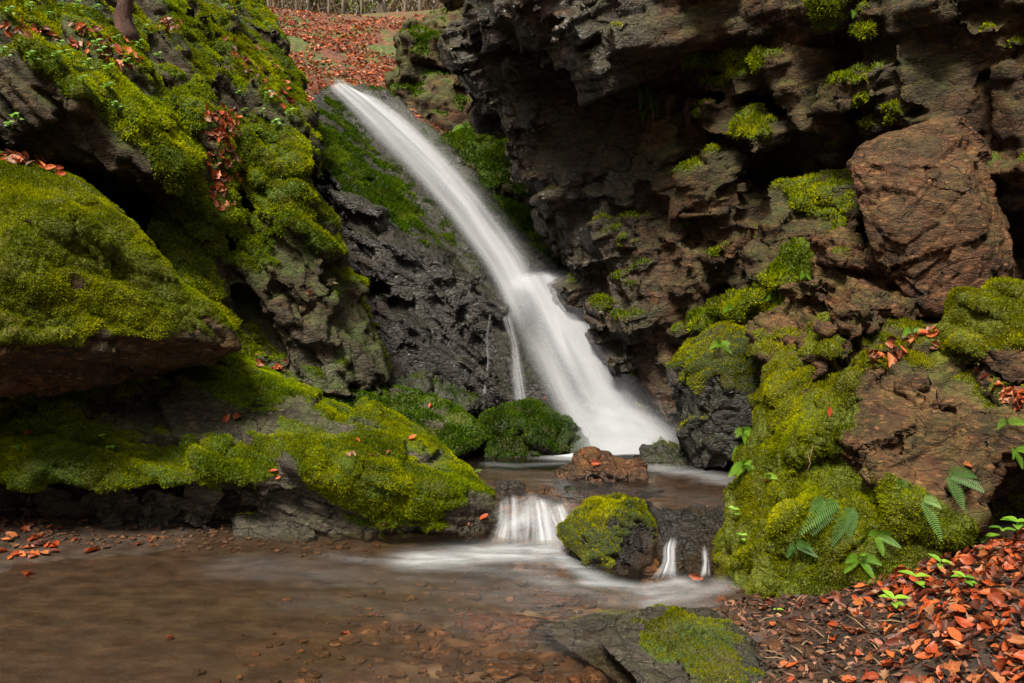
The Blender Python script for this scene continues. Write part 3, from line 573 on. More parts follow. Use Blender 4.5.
# --- right gorge wall
wall = [
    # edge fin that overhangs beside the fall
    piece([(455, -90, 8.9), (470, 10, 8.9), (486, 80, 9.0), (510, 140, 9.2), (545, 205, 9.1), (575, 268, 8.9), (600, 330, 8.6), (625, 385, 8.3), (660, 440, 8.0), (720, 440, 7.9), (700, 300, 8.2), (680, 100, 8.3), (700, -90, 8.2)], 2.2, 1.0),
    # overhanging brow
    piece([(450, -260, 8.0), (466, 0, 8.5), (482, 42, 8.5), (520, 50, 8.0), (570, 48, 7.5), (600, 66, 7.2), (640, 56, 7.1), (700, 30, 7.1), (720, -260, 6.7), (560, -20, 7.2)], 1.8, .97),
    piece([(590, 40, 7.0), (612, 66, 6.95), (660, 52, 6.9), (700, 34, 6.9), (760, 25, 6.9), (770, -200, 6.5), (590, -200, 6.8)], 1.6, .97),
    piece([(640, -90, 7.2), (790, -90, 6.8), (800, 30, 6.9), (740, 48, 7.1), (690, 52, 7.2)], 1.4, .9),
    # body below the brow
    piece([(628, 78, 8.0), (668, 66, 7.7), (700, 60, 7.6), (720, 180, 7.5), (720, 320, 7.4), (730, 440, 7.4), (690, 460, 7.5), (650, 400, 7.8), (610, 310, 8.0), (588, 215, 8.2), (592, 160, 8.3)], 1.6, .95),
    piece([(580, 195, 8.3), (610, 150, 8.2), (640, 160, 7.9), (645, 230, 7.8), (625, 290, 7.9), (600, 280, 8.2)], 1.2, .9),
    piece([(640, 100, 7.7), (672, 90, 7.5), (680, 170, 7.5), (662, 190, 7.5), (640, 170, 7.7)], .9, .85),
    piece([(600, 245, 7.9), (660, 235, 7.6), (700, 250, 7.4), (705, 320, 7.4), (660, 310, 7.6), (612, 330, 7.9)], 1.2, .9),
    # protruding block with moss cushions
    piece([(690, 62, 7.5), (720, 55, 7.4), (760, 62, 7.1), (764, 95, 7.0), (735, 98, 7.05), (696, 88, 7.3)], 1.2, .95),
    piece([(684, 100, 7.45), (720, 105, 7.2), (770, 110, 6.95), (780, 132, 6.85), (742, 142, 6.9), (700, 130, 7.2)], 1.2, .95),
    piece([(708, 140, 7.3), (738, 150, 7.1), (745, 190, 7.1), (722, 262, 7.2), (700, 290, 7.3), (694, 200, 7.4)], 1.2, .9),
    piece([(760, 42, 6.9), (790, 22, 6.7), (835, 30, 6.6), (842, 120, 6.55), (800, 132, 6.6), (770, 95, 6.8)], 1.4, .92),
    piece([(835, -90, 6.5), (880, -90, 6.4), (880, 120, 6.6), (850, 200, 6.9), (800, 200, 7.2), (790, -90, 6.8)], 1.5, 1.0),
    # recess floor and steps below
    piece([(740, 195, 7.2), (800, 180, 7.0), (860, 200, 6.8), (860, 330, 6.9), (800, 330, 7.0), (740, 330, 7.2), (720, 260, 7.4)], 1.2, .95),
    piece([(768, 190, 6.8), (850, 175, 6.6), (862, 210, 6.3), (800, 235, 6.4), (765, 225, 6.6)], .9, .9),
    piece([(750, 235, 6.8), (800, 225, 6.5), (850, 230, 6.2), (840, 275, 6.1), (780, 290, 6.3), (745, 280, 6.6)], 1.0, .9),
    piece([(690, 320, 7.2), (760, 290, 6.8), (800, 300, 6.4), (780, 360, 6.3), (720, 380, 6.8)], 1.0, .9),
    # near pitted wall, right edge
    piece([(850, -100, 6.3), (900, -100, 6.1), (1040, -110, 5.7), (1250, -150, 5.2), (1250, 330, 5.2), (1060, 330, 5.6), (1000, 330, 5.9), (880, 200, 6.3), (862, 100, 6.4)], 1.6, 1.0),
    piece([(905, -90, 5.9), (980, -90, 5.7), (990, 60, 5.7), (960, 115, 5.75), (900, 105, 5.95), (885, 30, 6.0)], .9, .9),
    piece([(1000, -100, 5.5), (1200, -100, 5.1), (1200, 180, 5.1), (1030, 200, 5.4), (998, 130, 5.6), (1005, 40, 5.6)], .9, .9),
]
wall += rubble([(600, 170, 8.1), (690, 150, 7.5), (700, 320, 7.4), (615, 310, 8.0)], 34, .14, .36, (.15, -.25, .3), .3, .8)
wall += rubble([(640, 300, 7.8), (720, 320, 7.3), (720, 430, 7.4), (660, 420, 7.8)], 16, .14, .3, (.15, -.25, .3), .3, .8)
wall += rubble([(700, 70, 7.3), (770, 50, 6.9), (850, 130, 6.5), (720, 200, 7.1)], 16, .14, .34, (.15, -.35, .3), .25, .6)
wall += rubble([(770, 200, 6.7), (850, 200, 6.4), (830, 300, 6.2), (750, 300, 6.7)], 18, .12, .30, (.2, -.3, .3), .3, .4)
wall += rubble([(620, -50, 7.4), (760, -60, 7.1), (770, 30, 7.1), (620, 45, 7.5)], 16, .2, .5, (.2, -.35, .3), .2, .45)
wall += rubble([(870, -60, 6.1), (1010, -60, 5.8), (1030, 200, 5.7), (880, 140, 6.2)], 22, .14, .38, (.5, -.9, .3), .3, .6)
wall.append(piece([(600, -120, 8.6), (1250, -150, 6.6), (1250, 430, 6.4), (1000, 440, 6.6), (720, 440, 8.2), (620, 250, 8.8)], 1.5, .98))
wall += auto_blocks(wall[:22], 560, .13, .60, (.12, -.32, .25), .10, .55, 8)
wall_o = rock('gorge_wall', wall, .023, M_right, 'high dark rock wall of the gorge on the right, overhanging beside the waterfall', 'cliff', seed=41,
    amp=(.05, .040, .016), sc=(.85, .34, .13), M=bed(.2, -.45, .3, 1.7), mthr=.66, cush=.07, mmat=M_mb_left, dens=10000, blen=.028, bwid=.011, algae=.45,
    blobs=[(700, 66, .16, 1.1), (715, 72, .14, 1.1), (735, 66, .14, 1.1), (752, 58, .12, 1.1), (736, 108, .13, 1.1), (726, 124, .14, 1.1), (752, 120, .12, 1), (768, 128, .1, .9), (692, 68, .1, 1), (690, 104, .06, 1), (812, 18, .12, 1), (836, 30, .1, 1.1), (858, 30, .1, 1.1), (850, 4, .2, .9), (858, 75, .08, 1), (862, 100, .07, 1), (860, 120, .06, 1), (884, 118, .08, 1.1), (882, 130, .08, 1),
           (790, 185, .12, 1), (800, 195, .1, 1), (815, 208, .1, 1), (835, 205, .1, .9), (790, 245, .15, .9), (805, 262, .12, .9), (830, 232, .12, 1), (780, 265, .12, 1), (775, 300, .2, .9), (740, 320, .2, .8), (715, 335, .2, .8), (620, 240, .2, .5), (680, 210, .12, .6), (688, 235, .12, .7), (610, 280, .25, .5), (720, 250, .1, .6)],
    moss=lambda v, n: .12 * sstep(3.2, 1.0, v[:, 2]) - .25 * sstep(3.6, 4.2, v[:, 2]),
    wet=lambda v, n: np.maximum(sstep(1.6, .5, v[:, 2]) * .8, sstep(1.9, .9, v[:, 0] + .12 * (v[:, 2] - 1))))

# --- right bank rocks
rock('brown_boulder', [piece([(848, 162, 5.5), (862, 146, 5.6), (885, 134, 5.6), (925, 122, 5.6), (960, 119, 5.55), (980, 140, 5.5), (996, 185, 5.4), (1008, 240, 5.35), (1017, 286, 5.3), (985, 292, 5.15), (938, 314, 5.15), (918, 296, 5.15), (880, 262, 5.3), (862, 215, 5.4), (905, 165, 5.25), (965, 185, 5.1), (985, 240, 5.05), (900, 230, 5.15)], .8, .85)], .012, M_red,
    'big angular bare brown boulder leaning against the wall on the right', 'boulder', seed=52, amp=(.045, .030, .014), sc=(.55, .22, .075), M=bed(.6, -1.0, .2, 1.8), mthr=.85, cush=.01, mmat=None, dens=0, algae=.25, rough=.009)
rock('rubble_bank', [piece([(825, 245, 5.9), (850, 225, 5.9), (885, 262, 5.7), (930, 312, 5.5), (915, 330, 5.2), (845, 325, 5.3), (810, 290, 5.6)], .8, .9),
    piece([(750, 322, 6.2), (800, 285, 6.0), (845, 300, 5.7), (870, 335, 5.4), (850, 370, 5.2), (790, 380, 5.4), (752, 350, 5.9)], .9, .9),
    piece([(810, 305, 5.7), (900, 310, 5.35), (950, 330, 5.1), (960, 370, 4.9), (850, 370, 5.1)], 1.2, .95),
    box_piece(P(835, 250, 5.7), (.28, .22, .12), (.1, .2, .3)), box_piece(P(850, 262, 5.6), (.34, .3, .1), (.1, .3, .1)), box_piece(P(880, 312, 5.25), (.5, .3, .14), (.1, -.2, .3)), box_piece(P(846, 330, 5.15), (.12, .1, .09), (.3, .2, .3)), box_piece(P(826, 328, 5.2), (.09, .09, .05), (.3, .2, .3))]
    + rubble([(780, 300, 6.0), (850, 270, 5.7), (930, 325, 5.3), (800, 350, 5.4)], 14, .1, .28, (.1, .25, .3), .25, .4), .014, M_red,
    'sloping heap of bare brown slabs below the big angular boulder', 'rock', seed=54, amp=(.04, .04, .014), sc=(.4, .18, .07), mthr=.85, cush=.02, mmat=M_mb_right, dens=12000, algae=.5, blobs=[(740, 345, .2, .9), (770, 330, .1, .5), (835, 240, .08, .6)])
rock('wet_rock', [piece([(672, 372, 6.7), (690, 345, 6.8), (725, 330, 6.6), (768, 345, 6.3), (770, 400, 6.1), (745, 440, 6.2), (725, 470, 6.3), (692, 468, 6.5), (680, 430, 6.6), (722, 385, 6.2)], .9, .9),
    piece([(692, 380, 6.45), (720, 370, 6.2), (728, 440, 6.25), (705, 470, 6.35), (690, 430, 6.45)], .5, .9)], .015, M_wetr,
    'dark wet rock with a mossy crown on the right edge of the pool', 'rock', seed=56, amp=(.05, .05, .014), sc=(.5, .2, .08), M=bed(.9, .2, 0, .5), mthr=.42, cush=.02, mmat=M_mb_right, dens=15000, blen=.018,
    blobs=[(690, 365, .2, .5), (730, 340, .2, .6), (750, 360, .15, .5)], wet=lambda v, n: np.full(len(v), .85))

big = [piece([(712, 592, 4.5), (728, 540, 4.75), (745, 500, 4.9), (770, 440, 5.1), (762, 400, 5.3), (790, 360, 5.4), (825, 332, 5.4), (870, 330, 5.3), (920, 335, 5.0), (850, 400, 4.85), (835, 470, 4.55), (800, 540, 4.2), (780, 600, 4.1), (740, 612, 4.2)], 1.2, .9),
       piece([(840, 400, 4.75), (875, 352, 4.9), (940, 342, 4.75), (990, 365, 4.5), (1010, 395, 4.3), (1000, 440, 4.2), (962, 520, 4.0), (930, 520, 3.95), (870, 470, 4.15), (840, 455, 4.4)], 1.4, .92),
       piece([(780, 520, 4.3), (840, 465, 4.45), (900, 490, 4.1), (960, 515, 4.0), (930, 560, 3.95), (905, 608, 3.9), (855, 622, 3.9), (800, 615, 4.0), (765, 590, 4.15)], 1.2, .92),
       piece([(1000, 395, 4.3), (1060, 385, 4.2), (1200, 420, 4.0), (1100, 450, 4.0), (1030, 445, 4.05), (990, 455, 4.1)], 1.2, .95),
       piece([(940, 440, 4.4), (1060, 430, 4.5), (1060, 560, 4.5), (960, 560, 4.5), (900, 560, 4.4)], .8, .95),
       piece([(786, 372, 5.25), (830, 332, 5.3), (842, 345, 5.1), (800, 400, 5.0), (775, 430, 4.95), (765, 425, 5.1)], .6, .9),
       piece([(760, 450, 4.95), (800, 415, 4.9), (880, 350, 4.95), (885, 362, 4.75), (820, 440, 4.5), (770, 500, 4.55), (745, 520, 4.7)], .7, .9)]
big += rubble([(850, 380, 4.75), (980, 385, 4.35), (940, 500, 4.0), (850, 460, 4.35)], 8, .12, .3, (.5, -.4, .2), .2, .5)
rock('mossy_boulder', big, .014, M_bould, 'huge boulder on the right with bare brown face, olive moss and ferns', 'boulder', seed=61,
    amp=(.07, .05, .018), sc=(.55, .24, .09), M=bed(.5, -.5, .2, 2.2), mthr=.20, cush=.026, mmat=M_mb_right, dens=42000, blen=.016, bwid=.0055, algae=.9,
    blobs=[(740, 560, .4, .7), (770, 500, .35, .8), (800, 450, .3, .8), (840, 400, .2, .8), (800, 560, .35, .7), (860, 570, .35, .7), (790, 400, .2, .7), (825, 350, .12, .8), (880, 355, .1, .5), (990, 380, .12, .7), (975, 375, .12, .5), (900, 540, .3, .8), (900, 510, .2, .6), (870, 500, .15, .5), (935, 550, .2, .9), (750, 460, .2, .6), (940, 505, .1, .5),
           (900, 390, .22, -1.6), (940, 380, .22, -1.5), (960, 430, .28, -1.7), (890, 440, .25, -1.6), (850, 450, .10, -1), (920, 460, .25, -1.4), (985, 440, .2, -1.2), (975, 480, .2, -1), (800, 385, .09, -1), (780, 425, .09, -1.2), (815, 365, .07, -.8)])
rock('mossy_boulder', [piece([(938, 352, 4.75), (948, 300, 4.9), (985, 290, 4.8), (1060, 290, 4.6), (1200, 300, 4.4), (1200, 400, 4.1), (1040, 392, 4.25), (990, 372, 4.4), (1000, 330, 4.45), (960, 340, 4.6)], .9, .92)], .013, M_bould,
    'yellow-green mossy boulder at the right edge, above the huge boulder with ferns', 'boulder', seed=64, amp=(.05, .04, .014), sc=(.45, .2, .08), mthr=.03, cush=.03, mmat=M_mb_right, dens=40000, blen=.017, bwid=.0055, blobs=[(985, 320, .3, .5), (1010, 375, .12, -1), (1000, 350, .1, -.5)])

# --- stones in the stream
rock('brown_rock', [piece([(553, 476, 6.2), (575, 456, 6.25), (590, 449, 6.25), (620, 457, 6.25), (642, 463, 6.2), (647, 480, 6.1), (600, 484, 6.0), (565, 481, 6.05), (598, 470, 6.0)], .35, .85)], .009, M_red,
    'bare brown angular rock in the stream with a red leaf on it, before the waterfall', 'rock', seed=71, amp=(.03, .025, .008), sc=(.35, .14, .05), mthr=.9, dens=0, algae=.2, wet=lambda v, n: sstep(.32, .26, v[:, 2]))
rock('mossy_rock', [piece([(560, 528, 5.0), (575, 512, 5.05), (598, 500, 5.1), (640, 503, 5.1), (650, 522, 5.0), (652, 560, 4.85), (625, 578, 4.68), (590, 568, 4.72), (572, 550, 4.82), (612, 515, 4.85)], .45, .85)], .009, M_wetr,
    'pointed mossy rock standing in midstream between the two small cascades', 'rock', seed=73, amp=(.035, .025, .010), sc=(.35, .14, .05), mthr=-.05, cush=.022, mmat=M_mb_right, dens=36000, blen=.015, bwid=.006,
    blobs=[(646, 550, .10, -1.6), (640, 568, .08, -1.2), (618, 515, .02, -.8), (650, 530, .06, -1.2), (630, 560, .06, -.8)], wet=lambda v, n: np.full(len(v), .7))
rock('dark_rock', [piece([(656, 530, 5.05), (668, 516, 5.15), (695, 508, 5.2), (728, 510, 5.1), (738, 545, 4.85), (722, 582, 4.62), (704, 580, 4.6), (680, 572, 4.66), (664, 560, 4.76), (690, 535, 4.85)], .4, .9)], .009, M_wetr,
    'shiny dark wet rock under the small right cascade', 'rock', seed=75, amp=(.03, .03, .010), sc=(.3, .12, .05), mthr=.9, dens=0, algae=.1, wet=lambda v, n: np.ones(len(v)))
rock('flat_rock', [piece([(596, 640, 3.46), (618, 618, 3.62), (655, 607, 3.74), (712, 606, 3.74), (752, 638, 3.52), (785, 680, 3.22), (800, 730, 3.1), (690, 730, 2.95), (635, 680, 3.08), (672, 632, 3.46), (735, 664, 3.2)], .35, .95),
    piece([(536, 626, 3.84), (600, 611, 3.97), (670, 611, 3.94), (700, 660, 3.42), (650, 705, 3.14), (588, 660, 3.52), (630, 640, 3.62)], .25, .95)], .009, M_slab,
     'flat grey foreground rock with a moss patch, bottom right of centre', 'rock', seed=77, amp=(.022, .016, .008), sc=(.5, .16, .05), M=bed(.1, .2, .2, 2), mthr=.56, cush=.014, mmat=M_mb_right, dens=30000, blen=.012, bwid=.006, algae=.3,
    blobs=[(660, 625, .09, .6), (690, 620, .08, .6), (700, 636, .07, .5), (678, 645, .06, .5), (650, 638, .05, .5), (715, 655, .04, .4), (722, 672, .06, .4), (745, 676, .04, .4), (700, 664, .03, .4), (590, 625, .2, -1.2), (560, 628, .15, -1.2), (620, 640, .10, -1), (605, 650, .12, -1), (640, 690, .15, -1), (762, 650, .07, -.8)], wet=lambda v, n: np.maximum(sstep(.16, .05, v[:, 2]), .75))
k = 0
for (px, py, d, s, dz, rt, lab) in [
        (462, 500, 5.75, (.16, .14, .10), 0, (.1, .2, .3), 'small dark stone at the left end of the left cascade'),
        (508, 490, 5.85, (.16, .12, .09), 0, (.2, .1, .6), 'small wet brown stone on the lip of the left cascade'),
        (548, 495, 5.7, (.14, .12, .09), 0, (.2, .3, .1), 'small stone between the left cascade and the pointed mossy rock'),
        (578, 492, 5.75, (.20, .12, .06), 0, (.1, .1, .2), 'low brown stone behind the pointed mossy rock'),
        (640, 505, 5.35, (.13, .10, .06), 0, (.1, .3, .5), 'stone just upstream of the pointed mossy rock'),
        (663, 516, 5.2, (.15, .12, .07), 0, (.1, .2, .2), 'wet stone at the head of the right cascade'),
        (690, 524, 5.1, (.13, .10, .06), 0, (.1, .1, .9), 'small wet stone beside the head of the right cascade'),
        (640, 490, 5.9, (.36, .14, .04), 0, (.0, .0, .1), 'thin flat stone just breaking the water upstream')]:
    k += 1
    c = P(px, py, d)
    rock('stone', [box_piece(c, s, rt)], .007, M_wetr if k != 3 else M_red, lab, 'stone', seed=90 + k, amp=(.02, .014, .005), sc=(.2, .08, .04), sm=4, mthr=.95, dens=0, algae=.1, cush=0, wet=lambda v, n: np.full(len(v), .8), group='small stones along the stream sill')

# ================================================================= HILL, TREES
def tube(pts, rad, seg=8, noise=0.0):
    pts = [np.asarray(p, float) for p in pts]; V = []; n = len(pts)
    for i, p in enumerate(pts):
        t = pts[min(i + 1, n - 1)] - pts[max(i - 1, 0)]; t = t / (np.linalg.norm(t) + 1e-9)
        a = np.cross(t, [0, 0, 1.0]) if abs(t[2]) < .9 else np.cross(t, [1.0, 0, 0]); a /= np.linalg.norm(a); b = np.cross(t, a)
        for k in range(seg):
            th = 2 * math.pi * k / seg; r = rad[i] * (1 + noise * random.uniform(-1, 1)); V.append(p + r * (math.cos(th) * a + math.sin(th) * b))
    Fc = [(i * seg + k, i * seg + (k + 1) % seg, (i + 1) * seg + (k + 1) % seg, (i + 1) * seg + k) for i in range(n - 1) for k in range(seg)]
    V.append(pts[0]); V.append(pts[-1]); q = n * seg
    tri = [(q, (k + 1) % seg, k) for k in range(seg)] + [(q + 1, (n - 1) * seg + k, (n - 1) * seg + (k + 1) % seg) for k in range(seg)]
    return np.array(V), np.array(Fc), np.array(tri)
def join(parts):
    """parts: list of (V, quads, tris)"""
    V, Q, Tt, o = [], [], [], 0
    for v, q, t in parts:
        V.append(v); 
        if len(q): Q.append(np.asarray(q) + o)
        if len(t): Tt.append(np.asarray(t) + o)
        o += len(v)
    return np.concatenate(V), [np.concatenate(x) for x in (Q, Tt) if x]

HC = np.array([P(335, 98, 13.6), P(300, 60, 15.5), P(290, 25, 18.5), P(285, 12, 22), P(250, 10, 19), P(350, 92, 14.0), P(385, 112, 13.4), P(430, 165, 12.6), P(470, 205, 12.0), P(480, 180, 12.9), P(400, 95, 14.6), P(350, 48, 17), P(390, 55, 17.0), P(345, 14, 22), P(400, 13, 22), P(480, 8, 21),
               P(560, 20, 20), P(200, 10, 18), (-12, 24, 9.8), (-3, 30, 10.6), (-3, 40, 11.5), (5, 30, 11), (8, 40, 12), (-14, 40, 13), P(150, 0, 14), P(520, 250, 11.6), (-9, 12, 6.5), (4, 15, 7), (0, 11, 2.2)])
hw = tps_fit(HC)
def hill_h(x, y):
    n = len(HC); h = hw[n] + hw[n + 1] * x + hw[n + 2] * y
    for i in range(n): h = h + hw[i] * _tps((x - HC[i, 0]) ** 2 + (y - HC[i, 1]) ** 2)
    return h + .12 * fbm(np.stack([x, y, 0 * x], 1) * .9, 4, 77)
hx, hy, hf = grid(-14, 8, 150, 11, 42, 200); hz = hill_h(hx, hy)
m, nt, out = new_mat('leafy_slope'); T = NT(nt); p = T.pos()
col = T.ramp(T.noise(p, 9, 8, .75), [(.3, (.015, .007, .004)), (.48, (.10, .030, .012)), (.62, (.22, .075, .028)), (.8, (.20, .11, .05))])
grn = T.mr(T.noise(p, .9, 6, .7), .50, .56)
far = T.mr(T.n('SeparateXYZ', {0: p}).outputs[1], 19.5, 22)
col = T.mix(T.math('MAXIMUM', grn, T.math('MULTIPLY', far, T.mr(T.noise(p, 2.4, 6, .7), .42, .56))), col, T.ramp(T.noise(p, 12, 6), [(.3, (.02, .03, .006)), (.55, (.07, .09, .012)), (.75, (.20, .22, .03))]))
b = T.n('Bump', {'Height': T.noise(p, 18, 8, .8), 'Strength': 1.0, 'Distance': .08}).outputs[0]
bs = T.n('BsdfPrincipled', {'Base Color': col, 'Roughness': .85, 'Normal': b}); nt.links.new(bs.outputs[0], out.inputs[0])
hill = link('hillside', mesh_np('hillside', np.stack([hx, hy, hz], 1), hf), m, kind='structure')
# outer terrain to the horizon, its unseen gorge walls shaped to block low sky light
tt = np.linspace(-1, 1, 141); gg = np.sign(tt) * (30 * np.abs(tt) + 120 * np.abs(tt) ** 5); _, _, af = grid(-1, 1, 141, -1, 1, 141); AX, AY = np.meshgrid(gg, gg); ax, ay = AX.ravel(), AY.ravel()
bnd = .035 * np.clip(-ay, 0, 40) ** 2; off_ = np.abs(ax + bnd * .6) if False else np.abs(ax - bnd)
az_ = -.5 + 7.5 * sstep(3.4, 8.0, off_) + 5.0 * sstep(8, 16, off_) + .8 * fbm(np.stack([ax * .25, ay * .25, 0 * ax], 1), 4, 3) * sstep(4, 8, off_)
inside = (ay > 2.5) & (ay < 12) & (np.abs(ax) < 11)
az_ = np.where(inside, -1.2, az_)
az_ = np.where((ay >= 12) & (ay < 46) & (np.abs(ax) < 16), hill_h(np.clip(ax, -14, 8), np.clip(ay, 11, 42)) - 2.0, az_)
link('terrain', mesh_np('terrain', np.stack([ax, ay, az_], 1), af), m, kind='structure')

m, nt, out = new_mat('bark'); T = NT(nt); p = T.pos()
col = T.ramp(T.noise(T.scaled(p, (9, 9, 2)), 1.5, 7, .7), [(.3, (.05, .035, .025)), (.55, (.14, .11, .085)), (.8, (.24, .21, .17))])
bs = T.n('BsdfPrincipled', {'Base Color': col, 'Roughness': .85, 'Normal': T.n('Bump', {'Height': T.noise(T.scaled(p, (9, 9, 2)), 3, 6, .7), 'Strength': .9, 'Distance': .02}).outputs[0]}); nt.links.new(bs.outputs[0], out.inputs[0]); M_bark = m
m, nt, out = new_mat('rotten_wood'); T = NT(nt); p = T.pos()
col = T.ramp(T.noise(T.scaled(p, (30, 30, 3)), 1.5, 7, .7), [(.3, (.012, .006, .004)), (.5, (.055, .019, .011)), (.75, (.13, .045, .026))])
bs = T.n('BsdfPrincipled', {'Base Color': col, 'Roughness': .85, 'Normal': T.n('Bump', {'Height': T.noise(T.scaled(p, (30, 30, 4)), 2, 6, .7), 'Strength': 1.0, 'Distance': .03}).outputs[0]}); nt.links.new(bs.outputs[0], out.inputs[0]); M_rot = m
def tree(x, y, hgt, r, seed, label):
    rs = random.Random(seed); z0 = float(hill_h(np.array([x]), np.array([y]))[0]) - .2
    o = bpy.data.objects.new('bare_tree', None); C.objects.link(o); o.location = (x, y, z0); thing(o, label, 'tree', 'bare trees on the hilltop')
    pts = [np.array([rs.gauss(0, .02) * i, rs.gauss(0, .02) * i, hgt * i / 9]) for i in range(10)]
    for i in range(1, 10): pts[i][:2] += pts[i - 1][:2]
    v, q, t = tube(pts, [r * (1 - .9 * i / 9) * (1.35 if i == 0 else 1) for i in range(10)], 9, .06)
    link('trunk', mesh_np('trunk', v, [q, t]), M_bark, o)
    tw = []
    for _ in range(9):
        i = rs.randint(1, 8); a = rs.uniform(0, 6.28); l = rs.uniform(.6, 1.8) * (1.2 - i / 12); p0 = pts[i]; d = np.array([math.cos(a), math.sin(a), rs.uniform(.2, .9)])
        bp = [p0 + d * l * k / 4 + np.array([0, 0, .05 * k * k * .3]) for k in range(5)]; L = [tube(bp, [r * .28 * (1 - k / 5) + .01 for k in range(5)], 5)]
        for _ in range(6):
            s = bp[rs.randint(1, 4)]; d2 = d + np.array([rs.gauss(0, .7), rs.gauss(0, .7), rs.gauss(.2, .4)]); L.append(tube([s, s + d2 * .25, s + d2 * .5], [.008, .006, .003], 4)); tw.append(s + d2 * .5); tw.append(s + d2 * .3)
        v, f = join(L); link('branch', mesh_np('branch', v, f), M_bark, o)
    V = []; Fq = []; 
    for c in tw:
        for _ in range(5):
            a = Euler((rs.uniform(0, 6), rs.uniform(0, 6), rs.uniform(0, 6))).to_matrix(); c2 = c + np.array([rs.gauss(0, .12) for _ in range(3)]); b_ = len(V)
            for (ux, uy) in ((-.03, 0), (0, -.02), (.035, 0), (0, .02)): V.append(c2 + np.array(a @ Vector((ux, uy, 0))))
            Fq.append((b_, b_ + 1, b_ + 2, b_ + 3))
    link('crown', mesh_np('crown', np.array(V), np.array(Fq), {'rnd': np.repeat([rs.random() for _ in Fq], 4)}, smooth=False), M_green, o)
TL = [(283, 23.5), (297, 27), (308, 24.5), (318, 31), (328, 28), (343, 24), (352, 33), (362, 27), (371, 30), (381, 25), (392, 34), (268, 26), (404, 29), (255, 31), (300, 34), (336, 35), (420, 26), (440, 32), (241, 27), (358, 36), (312, 38), (287, 37), (376, 37)]
for i, (px, d) in enumerate(TL):
    q = P(px, 5, d); tree(q[0], d, random.uniform(7, 10), random.uniform(.03, .08) if i != 9 else .16, i,
                          'thick brown tree trunk at the crest of the leafy slope' if i == 9 else 'thin bare spring tree standing on the hilltop above the leafy slope')
# distant thicket that reads as one pale mass
V = []; Fq = []
for i in range(9000):
    px = random.uniform(215, 450); d = random.uniform(30, 41); x = P(px, 5, d)[0]; zb = 10.7; l = random.uniform(.3, 1.6); z = zb + random.uniform(-.8, 5.5)
    a = random.gauss(0, .45); w_ = random.uniform(.008, .022); b_ = len(V); dx, dz = math.sin(a) * l, math.cos(a) * l
    V += [(x - w_, d, z), (x + w_, d + .01, z), (x + w_ + dx, d + random.uniform(-.2, .2), z + dz), (x - w_ + dx, d, z + dz)]; Fq.append((b_, b_ + 1, b_ + 2, b_ + 3))
link('thicket', mesh_np('thicket', np.array(V), np.array(Fq), {'rnd': np.repeat(RNG.random(len(Fq)), 4)}, smooth=False), M_dry, kind='stuff')

# ================================================================= SCATTERING BY RAYS
bpy.context.view_layer.update(); DG = bpy.context.evaluated_depsgraph_get()
MOSSES = [o for o in scene.objects if o.name.startswith('moss') and o.get('kind') == 'stuff']
for o in MOSSES: o.hide_viewport = True
bpy.context.view_layer.update(); DG = bpy.context.evaluated_depsgraph_get()
def cast(org, d):
    ok, loc, n, i, ob, _ = scene.ray_cast(DG, Vector(org), Vector(d).normalized())
    return (np.array(loc), np.array(n), ob) if ok else None
def hit(px, py): return cast(CAM, ray(px, py))
def leaf_shape(seed, lobed):
    rs = random.Random(seed); n = 7; V = []; Fq = []
    curl = rs.uniform(-1.0, 2.2); fold = rs.uniform(.1, .9); wid = rs.uniform(.26, .36); tw = rs.uniform(-.5, .5)
    for i in range(n):
        t = i / (n - 1); w_ = wid * math.sin(math.pi * min(1, t * .93 + .05)) ** .8 * (1 - .25 * t)
        if lobed and i in (2, 4): w_ *= 1.3
        if lobed and i in (3, 5): w_ *= .85
        w_ *= rs.uniform(.85, 1.12)
        for s, k in ((-1, 1), (-.5, .5), (0, 0), (.5, .5), (1, 1)):
            z = fold * w_ * abs(s) + curl * .35 * (t - .4) ** 2 + tw * (t - .5) * s * w_ + rs.gauss(0, .018)
            V.append((t - .5 + abs(s) * (.06 if lobed else -.02) * (1 if i % 2 == 0 else 0), s * w_, z))
    for i in range(n - 1):
        for j in range(4): a = i * 5 + j; Fq.append((a, a + 1, a + 6, a + 5))
    lu = np.repeat(np.linspace(0, 1, n), 5); lw = np.tile([-1, -.5, 0, .5, 1], n)
    return np.array(V), np.array(Fq), lu, lw
LV = []; LA = []
for i in range(18):
    v, q, lu, lw = leaf_shape(i, i % 3 == 2); LA.append((lu, lw)); LV.append((v, q, (i % 6) / 6 + random.uniform(.02, .14)))
LME = [mesh_np('fallen_leaf', v, q, {'rnd': np.full(len(v), c), 'lu': LA[0][0], 'lw': LA[0][1]}) for v, q, c in LV]
for me in LME: me.materials.append(M_leaf)
def shade_word(c): return 'dark brown' if c < .25 else 'rust red' if c < .5 else 'orange' if c < .75 else 'pale orange'
LEAVES = []   # (location, rotation matrix, size, variant, where, group)
def add_leaf(h, n, size, where, group, tilt=.35, lift=.006, var=None):
    n = np.asarray(n) + RNG.normal(0, tilt, 3); n /= np.linalg.norm(n)
    a = RNG.normal(0, 1, 3); x = np.cross(n, a); x /= np.linalg.norm(x); y = np.cross(n, x)
    LEAVES.append((np.asarray(h) + n * 0 + np.array([0, 0, lift]), np.stack([x, y, n], 1), size, int(RNG.integers(0, 18)) if var is None else var, where, group))
def in_poly(x, y, poly):
    c = False; j = len(poly) - 1
    for i in range(len(poly)):
        (xi, yi), (xj, yj) = poly[i], poly[j]
        if (yi > y) != (yj > y) and x < (xj - xi) * (y - yi) / (yj - yi) + xi: c = not c
        j = i
    return c
